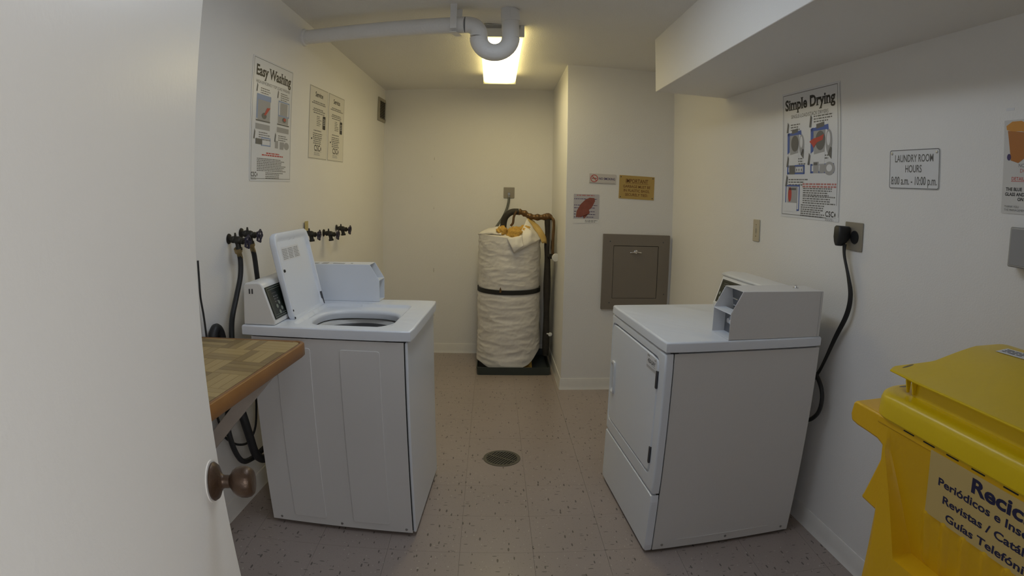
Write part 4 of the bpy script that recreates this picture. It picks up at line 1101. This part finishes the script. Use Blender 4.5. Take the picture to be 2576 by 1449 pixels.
# the folded-open flaps of the jacket
def flap(pts, nu, nv, mat, name, bulge=.02, seed=0, out=(0, -1, .35)):
    A_, B_, C_, D_ = [Vector(p) for p in pts]
    n_ = (B_-A_).cross(D_-A_).normalized()
    if n_.dot(Vector(out)) < 0: n_ = -n_
    def fn(u, v):
        p = (A_*(1-u)+B_*u)*(1-v) + (D_*(1-u)+C_*u)*v
        return p + n_*(bulge*math.sin(PI*u)*math.sin(PI*min(1, v*.9+.1)) + .012*mnoise.noise(p*18 + Vector((seed, 0, 0))))
    o = obj(name, MB().grid(fn, nu, nv), mat, ht, ang=180)
    s_ = o.modifiers.new('thickness', 'SOLIDIFY'); s_.thickness = .008
    return o
flap([(.045, -.285, .985), (.248, -.135, 1.075), (.135, -.075, 1.235), (.075, -.235, 1.120)], 18, 18, m_jacket, 'jacket_flap', .045, 2)
flap([(.028, -.290, .975), (.100, -.285, 1.03), (.090, -.262, 1.110), (-.030, -.262, 1.085)], 12, 10, m_jacket, 'jacket_flap', .014, 6)
flap([(.262, -.130, 1.045), (.318, -.06, 1.025), (.205, .00, 1.215), (.138, -.070, 1.238)], 14, 14, m_fold, 'jacket_flap', .03, 4, (1, -1, .3))
flap([(-.262, -.085, 1.108), (-.075, -.225, 1.112), (-.05, -.05, 1.170), (-.18, .03, 1.150)], 12, 12, m_jacket, 'jacket_flap', .012, 7)
obj('tear', MB().add([(-.084, -.262, .655), (-.070, -.266, .655), (-.066, -.262, .672), (-.074, -.258, .700), (-.082, -.256, .682)], [(0, 1, 2, 3, 4)]), m_copper, ht)
# hot and cold pipes
pp_ = thing('heater_pipes', 'dark wrapped water pipes rising from the heater and dropping along the alcove wall', 'pipe', (.098, 4.83, 1.12))
o0 = Vector((.098, 4.83, 1.12))
P_ = lambda l: [Vector(q)-o0 for q in spline(l, 8)]
obj('wrapped_pipe', MB().tube(P_([(.085, 4.83, 1.12), (.082, 4.83, 1.19), (.098, 4.83, 1.255), (.145, 4.83, 1.295), (.205, 4.83, 1.300)]), .026, 12), m_foam, pp_)
obj('copper_pipe', MB().tube(P_([(.205, 4.83, 1.300), (.25, 4.83, 1.288), (.30, 4.82, 1.262), (.37, 4.81, 1.258), (.43, 4.80, 1.262)]), [.024 + .004*math.sin(i*.9) for i in range(33)], 12), m_copper, pp_)
obj('thin_tube', MB().tube(P_([(.185, 4.80, 1.305), (.165, 4.79, 1.26), (.158, 4.785, 1.21), (.140, 4.785, 1.185)]), .010, 8), m_copper, pp_)
obj('elbow', lump(.44-o0.x, 4.80-o0.y, 1.263-o0.z, .040, .034, .030, 3, .15), m_copper, pp_, ang=180)
obj('wrapped_drop', MB().tube(P_([(.445, 4.80, 1.25), (.447, 4.80, 1.10), (.447, 4.80, .90), (.450, 4.81, .5), (.452, 4.81, .10)]), [.027 + .003*math.sin(i*.7) for i in range(33)], 12), m_foam, pp_)
obj('outer_drop', MB().tube(P_([(.462, 4.77, 1.262), (.480, 4.74, 1.245), (.486, 4.74, 1.20), (.482, 4.74, 1.08), (.482, 4.74, .955)]), .012, 10), m_copper, pp_)
obj('bright_drop', MB().cyl(Vector((.464, 4.75, 1.24))-o0, Vector((.462, 4.75, .96))-o0, .006, n=8), m_steel, pp_)
obj('valve_stem', MB().cyl(Vector((.455, 4.74, .948))-o0, Vector((.500, 4.66, .946))-o0, .012, n=10).lathe([(0, 0), (.02, 0), (.02, .03), (0, .03)], Vector((.455, 4.745, .948))-o0, (.5, -.8, 0), 12), m_bronze, pp_)
obj('valve_wheel', MB().lathe([(0, 0), (.030, 0), (.033, .006), (.030, .012), (0, .014)], Vector((.496, 4.665, .946))-o0, (.35, -.9, 0), 20), m_plastic_w, pp_, label='white valve wheel')
obj('valve_wheel', MB().lathe([(0, 0), (.016, 0), (.017, .006), (0, .010)], Vector((.478, 4.74, .30))-o0, (.2, -1, 0), 16).cyl(Vector((.455, 4.76, .30))-o0, Vector((.478, 4.738, .30))-o0, .006, n=8), m_plastic_w, pp_, label='white valve wheel')

# ------------------------------------------------------------------ ceiling light fixtures
def fixture(name, label, y0, y1, x, lens_mat):
    ym = (y0+y1)/2; L_ = y1-y0
    t = thing(name, label, 'light', (x, ym, ceil_z(x, ym)-.001), (math.atan2(ceil_z(x, y1)-ceil_z(x, y0), y1-y0), 0, 0), 'ceiling light fixtures')
    obj('housing', MB().box(-.110, .110, -L_/2, L_/2, -.030, 0), m_plastic_w, t, bevel=.003)
    prof = [(-.120, -.018), (-.1245, -.060), (-.115, -.070), (-.06, -.0745), (.06, -.0745), (.115, -.070), (.1245, -.060), (.120, -.018)]
    ln = MB(); a, b = -L_/2+.014, L_/2-.006
    ln.rings([[(p[0], yy, p[1]) for p in prof] for yy in (a, b)], True)
    obj('lens', ln, lens_mat, t, ang=50)
    obj('end_cap', MB().box(-.128, .128, -L_/2, -L_/2+.013, -.076, -.002), m_plastic_w, t, bevel=.003)
    obj('end_cap', MB().box(-.128, .128, L_/2-.006, L_/2, -.076, -.002), m_plastic_w, t, bevel=.001)
    return t
fixture('ceiling_light', 'lit warm fluorescent ceiling light behind the drain trap', 3.33, 4.66, .030, m_lens_w)
fixture('ceiling_light', 'cool fluorescent ceiling light between the drain trap and the door', 1.30, 2.53, .030, m_lens_c)

# painted drain pipe with P-trap
o0 = Vector((-1.127, 3.288, 2.382))
dpipe = thing('drain_pipe', 'white painted drain pipe with a hanging U-shaped trap below the ceiling', 'pipe', o0)
e_ = Vector((-.165, 3.05, 2.350))
RP = .0455
def arc(c, a0, a1, r, n=10): return [Vector((c[0] + r*math.cos(R(a0+(a1-a0)*k/n)), c[1], c[2] + r*math.sin(R(a0+(a1-a0)*k/n)))) for k in range(n+1)]
obj('long_run', MB().tube([Vector((0, 0, 0)), e_-o0], [.043, RP], 20), m_pipe, dpipe)
cz, cx0 = 2.278, -.010
el = [e_, e_+Vector((.012, 0, 0))] + arc((-.150, 3.05, 2.292), 88, 0, .0575, 8) + [Vector((cx0-.0835, 3.05, cz+.003))]
obj('elbow', MB().tube([p-o0 for p in el], RP, 20), m_pipe, dpipe)
ub = arc((cx0, 3.05, cz), 180, 360, .0835, 18)
obj('u_bend', MB().tube([p-o0 for p in ub], RP+.0015, 20), m_pipe, dpipe)
obj('riser', MB().cyl(Vector((cx0+.0835, 3.05, cz-.002))-o0, Vector((cx0+.0835-.012, 3.05, 2.52))-o0, RP, n=20), m_pipe, dpipe)
obj('coupling', MB().cyl(Vector((cx0+.082, 3.05, 2.37))-o0, Vector((cx0+.078, 3.05, 2.43))-o0, RP+.005, n=20), m_pipe, dpipe)
hs = MB().box(-.018, .018, -.0495, -.0475, -.03, .15).box(-.018, .018, .0475, .0495, -.03, .15)
for a, b in ((-1, 1),): hs.box(-.018, .018, -.0495, .0495, -.052, -.049)
h2_ = obj('hanger_strap', hs, m_pipe, dpipe); h2_.location = Vector((-.215, 3.062, 2.352))-o0; h2_.rotation_euler = (0, 0, R(-14))
obj('wall_collar', MB().lathe([(0, 0), (.055, 0), (.052, .012), (.044, .016), (0, .016)], Vector((.004, -.003, 0)), (1, -.24, -.03), 24), m_pipe, dpipe)

# ------------------------------------------------------------------ floor drain
t = thing('floor_drain', 'round dark metal floor drain grate in the middle of the floor', 'drain', (.059, 3.009, 0))
obj('rim', MB().rings([[(r*math.cos(2*PI*k/40), r*math.sin(2*PI*k/40), z) for k in range(40)] for r, z in ((.104, .0005), (.103, .003), (.088, .0035), (.085, .0008))], False), m_drain, t)
obj('pit', MB().cyl((0, 0, .0006), (0, 0, .0012), .086, n=40), m_gap, t)
ba = R(-35)
for k in range(-5, 6):
    off = k*.0152; hl = math.sqrt(max(.0002, .086**2-off**2)); ca_, sa_ = math.cos(R(42)), math.sin(R(42))
    o = obj('bar', MB().box(-hl, hl, -.0030, .0030, .0012, .0033), m_drain, t, smooth=False); o.rotation_euler = (0, 0, R(58)); o.location = (-off*math.sin(R(58)), off*math.cos(R(58)), 0)
o = obj('cross_bar', MB().box(-.086, .086, -.004, .004, .0012, .0034), m_drain, t, smooth=False); o.rotation_euler = (0, 0, R(-32))

# ------------------------------------------------------------------ yellow recycling cart
bin_ = thing('recycling_cart', 'large yellow recycling cart with a sloped lid and faded label', 'bin', (.868, 1.062, 0), (0, 0, RZR))
# local: x along the label face towards the camera, y towards the wall, z up
BLN, BD, BZ = .66, .57, .992
LEDGE = .712
def fdep(z): return .030*(BZ-z)                       # the face leans in towards the floor
def redge(z): return .050 + max(0, .955-z)*.075         # far edge of the body
def ridge(z): return max(redge(z) + .012, .064 + max(0, .93-z)*.48)
def sunk(z):
    if z >= .987: return 0.0
    if z >= LEDGE: return .050*(.987-z)/.275
    return .050*max(0, (z-(LEDGE-.008))/.008)
zs = sorted(set([.02 + i*(.69-.02)/10 for i in range(11)] + [LEDGE-.008, LEDGE-.005, LEDGE-.002, LEDGE] + [LEDGE + .004 + i*(.987-LEDGE-.004)/24 for i in range(25)] + [BZ]))
fm = MB(); rows = []
RIBS = [.215 + .058*k for k in range(6)]
for z in zs:
    e0, g0 = redge(z), ridge(z); d0 = sunk(z); f0 = fdep(z)
    left = [(e0 + (g0-e0)*i/5, 0.0) for i in range(6)] + [(g0+.006, .75), (g0+.011, 1.0)]
    right = [(BLN - p[0], p[1]) for p in reversed(left)]
    mid = [(g0+.011 + (BLN-2*(g0+.011))*i/90, 1.0) for i in range(1, 90)]
    row = []
    for x, k_ in left + mid + right:
        rib = 0
        if LEDGE+.004 < z < .846 and k_ == 1.0:
            rib = max(max(0, 1-abs(x + (z-.80)*.12 - c_)/.013) for c_ in RIBS)**.7*.0065
        row.append((x, f0 + max(0, d0*k_ - min(rib, d0*.5)), z))
    row[0] = (row[0][0], row[0][1] + .012, z); row[-1] = (row[-1][0], row[-1][1] + .012, z)
    y1 = BD - fdep(z)*.6; x0, x1 = e0, BLN-e0
    rows.append(row + [(x1 + .003, .05, z), (x1, y1-.04, z), (x1-.03, y1, z), (x0+.03, y1, z), (x0, y1-.04, z), (x0-.003, .05, z)])
fm.rings(rows, True)
obj('body', fm, m_yel2, bin_, ang=24)
# rim lugs overhanging both ends, curved underneath
lug = [(.060, .928), (.050, .938), (.030, .945), (-.010, .947), (-.050, .948), (-.076, .952), (-.083, .968), (-.079, .998), (-.070, 1.003), (.060, 1.003)]
obj('rim', MB().prism(lug, 'y', .0012, BD+.008), m_yel2, bin_, bevel=.005, ang=35)
obj('rim', MB().prism([(BLN-p[0], p[1]) for p in lug], 'y', .0012, BD+.008), m_yel2, bin_, bevel=.005, ang=35)
obj('rim_top', MB().box(.02, BLN-.02, -.0015, .05, .984, 1.003), m_yel2, bin_, bevel=.004)
obj('rim_top', MB().box(.02, BLN-.02, BD-.05, BD+.005, .95, 1.003), m_yel2, bin_, bevel=.004)
# vertical bracket plate on the far end
br = MB().prism([(.075, .955), (.046, .950), (-.004, .785), (-.010, .772), (-.004, .769), (.055, .764), (.10, .764), (.10, .955)], 'y', .030, .075)
obj('end_bracket', br, m_yel2, bin_, bevel=.005)
# lid
def lr(d_, z, r=.075): return [(p[0], p[1], z) for p in rrect(-.018+d_, BLN+.018-d_, -.008+d_, BD+.03-d_, max(.01, r-d_*.4), 8)]
ldm = MB().rings([lr(.004, 1.001), lr(0, 1.006), lr(0, 1.040), lr(.003, 1.050), lr(.010, 1.056), lr(.022, 1.058), lr(.050, 1.056), lr(.056, 1.058), lr(.058, 1.064), lr(.058, 1.097)], False)
lid2 = obj('lid', ldm, m_yel, bin_, ang=38)
CX0, CX1, CY0, CY1 = .026, BLN-.026, .032, BD-.035
def lidtop(u, v):
    ro = .030*max(0, 1-v/.10)**2*(1 if u < .5 else -1)*max(0, 1-min(u, 1-u)/.06)       # rounded plan corners
    x = CX0 + (CX1-CX0)*u; y = CY0 + (CY1-CY0)*v
    s_ = min(1, v/.55); t_ = min(1, max(0, (v-.72)/.28))
    rise = .050*(s_*s_*(3-2*s_)*.35 + s_*.65) - .035*t_*t_
    tip = -.040*max(0, 1-u/.07)*max(0, 1-abs(v-.04)/.20) if u < .5 else 0
    up = .010*max(0, 1-u/.10)*max(0, 1-v/.25)
    return (x+tip+ro*.3, y, 1.098 + rise + up*.3)
lt = MB(); NU, NV = 60, 40
lt.grid(lidtop, NU, NV); lt.grid(lambda u, v: (lambda p: (p[0], p[1], p[2]-.005))(lidtop(u, v)), NU, NV)
lt.rings([[lidtop(u, v) for u, v in PER] for PER in [[(i/NU, 0) for i in range(NU)] + [(1, j/NV) for j in range(NV)] + [(1-i/NU, 1) for i in range(NU)] + [(0, 1-j/NV) for j in range(NV)]]] +
         [[(p[0], p[1], p[2]-.005) for p in [lidtop(u, v) for u, v in [(i/NU, 0) for i in range(NU)] + [(1, j/NV) for j in range(NV)] + [(1-i/NU, 1) for i in range(NU)] + [(0, 1-j/NV) for j in range(NV)]]]], False)
obj('lid_crown', lt, m_yel, lid2, ang=30)
rim_e = MB(); pth = [lidtop(i/20, 0) for i in range(21)]
rim_e.tube([Vector((p[0], p[1], p[2]-.002)) for p in pth], .003, 8); obj('lid_lip', rim_e, m_yel, lid2)
for x in (.055, .075):
    obj('lid_gusset', MB().prism([(.0445, 1.062), (.0505, 1.062), (.0505, 1.094), (.034, 1.094)], 'x', x, x+.004), m_yel, lid2)
for x in (.115, .180, .250, .32, .40):
    obj('rim_notch', MB().box(x, x+.034, -.0030, .01, .9975, 1.0035), m_gap, bin_)
# label on the sunk face (follows its slope)
lz0, lz1 = .852, .983
lbl = obj('label', MB().box(0, .42, -.0014, -.0002, -.009, .143), m_label, bin_, smooth=False, label='faded yellow sticker with navy lettering')
lbl.location = (.207, fdep(lz0)+sunk(lz0)-.0012, lz0); lbl.rotation_euler = (math.atan2(fdep(lz0)+sunk(lz0)-fdep(lz1)-sunk(lz1), lz1-lz0), 0, 0)
for body, x, z, h, wd, b in (('Recicle', .121, .104, .030, .168, .034), ('Periódicos e Inserciones', .031, .075, .0172, .335, .026), ('Revistas / Catálogos', .049, .039, .0172, .280, .026), ('Guías Telefónicas', .063, .003, .0172, .250, .026)):
    obj('lettering', text_mesh(body, x, z, -.0018, width=wd, height=h, bold=b), m_navy, lbl, smooth=False)
lb2 = obj('lid_sticker', MB().box(0, .09, -.0008, 0, 0, .06), m_paper, lid2, smooth=False)
lb2.location = (.085, .315, 1.149); lb2.rotation_euler = (R(-89), 0, R(8))
sm = MB(); print_lines(sm, .008, .080, .048, 3, .014, .005, -.0014, random.Random(6), .3)
sp_ = obj('sticker_print', sm, m_navy, lid2, smooth=False); sp_.location = lb2.location; sp_.rotation_euler = lb2.rotation_euler
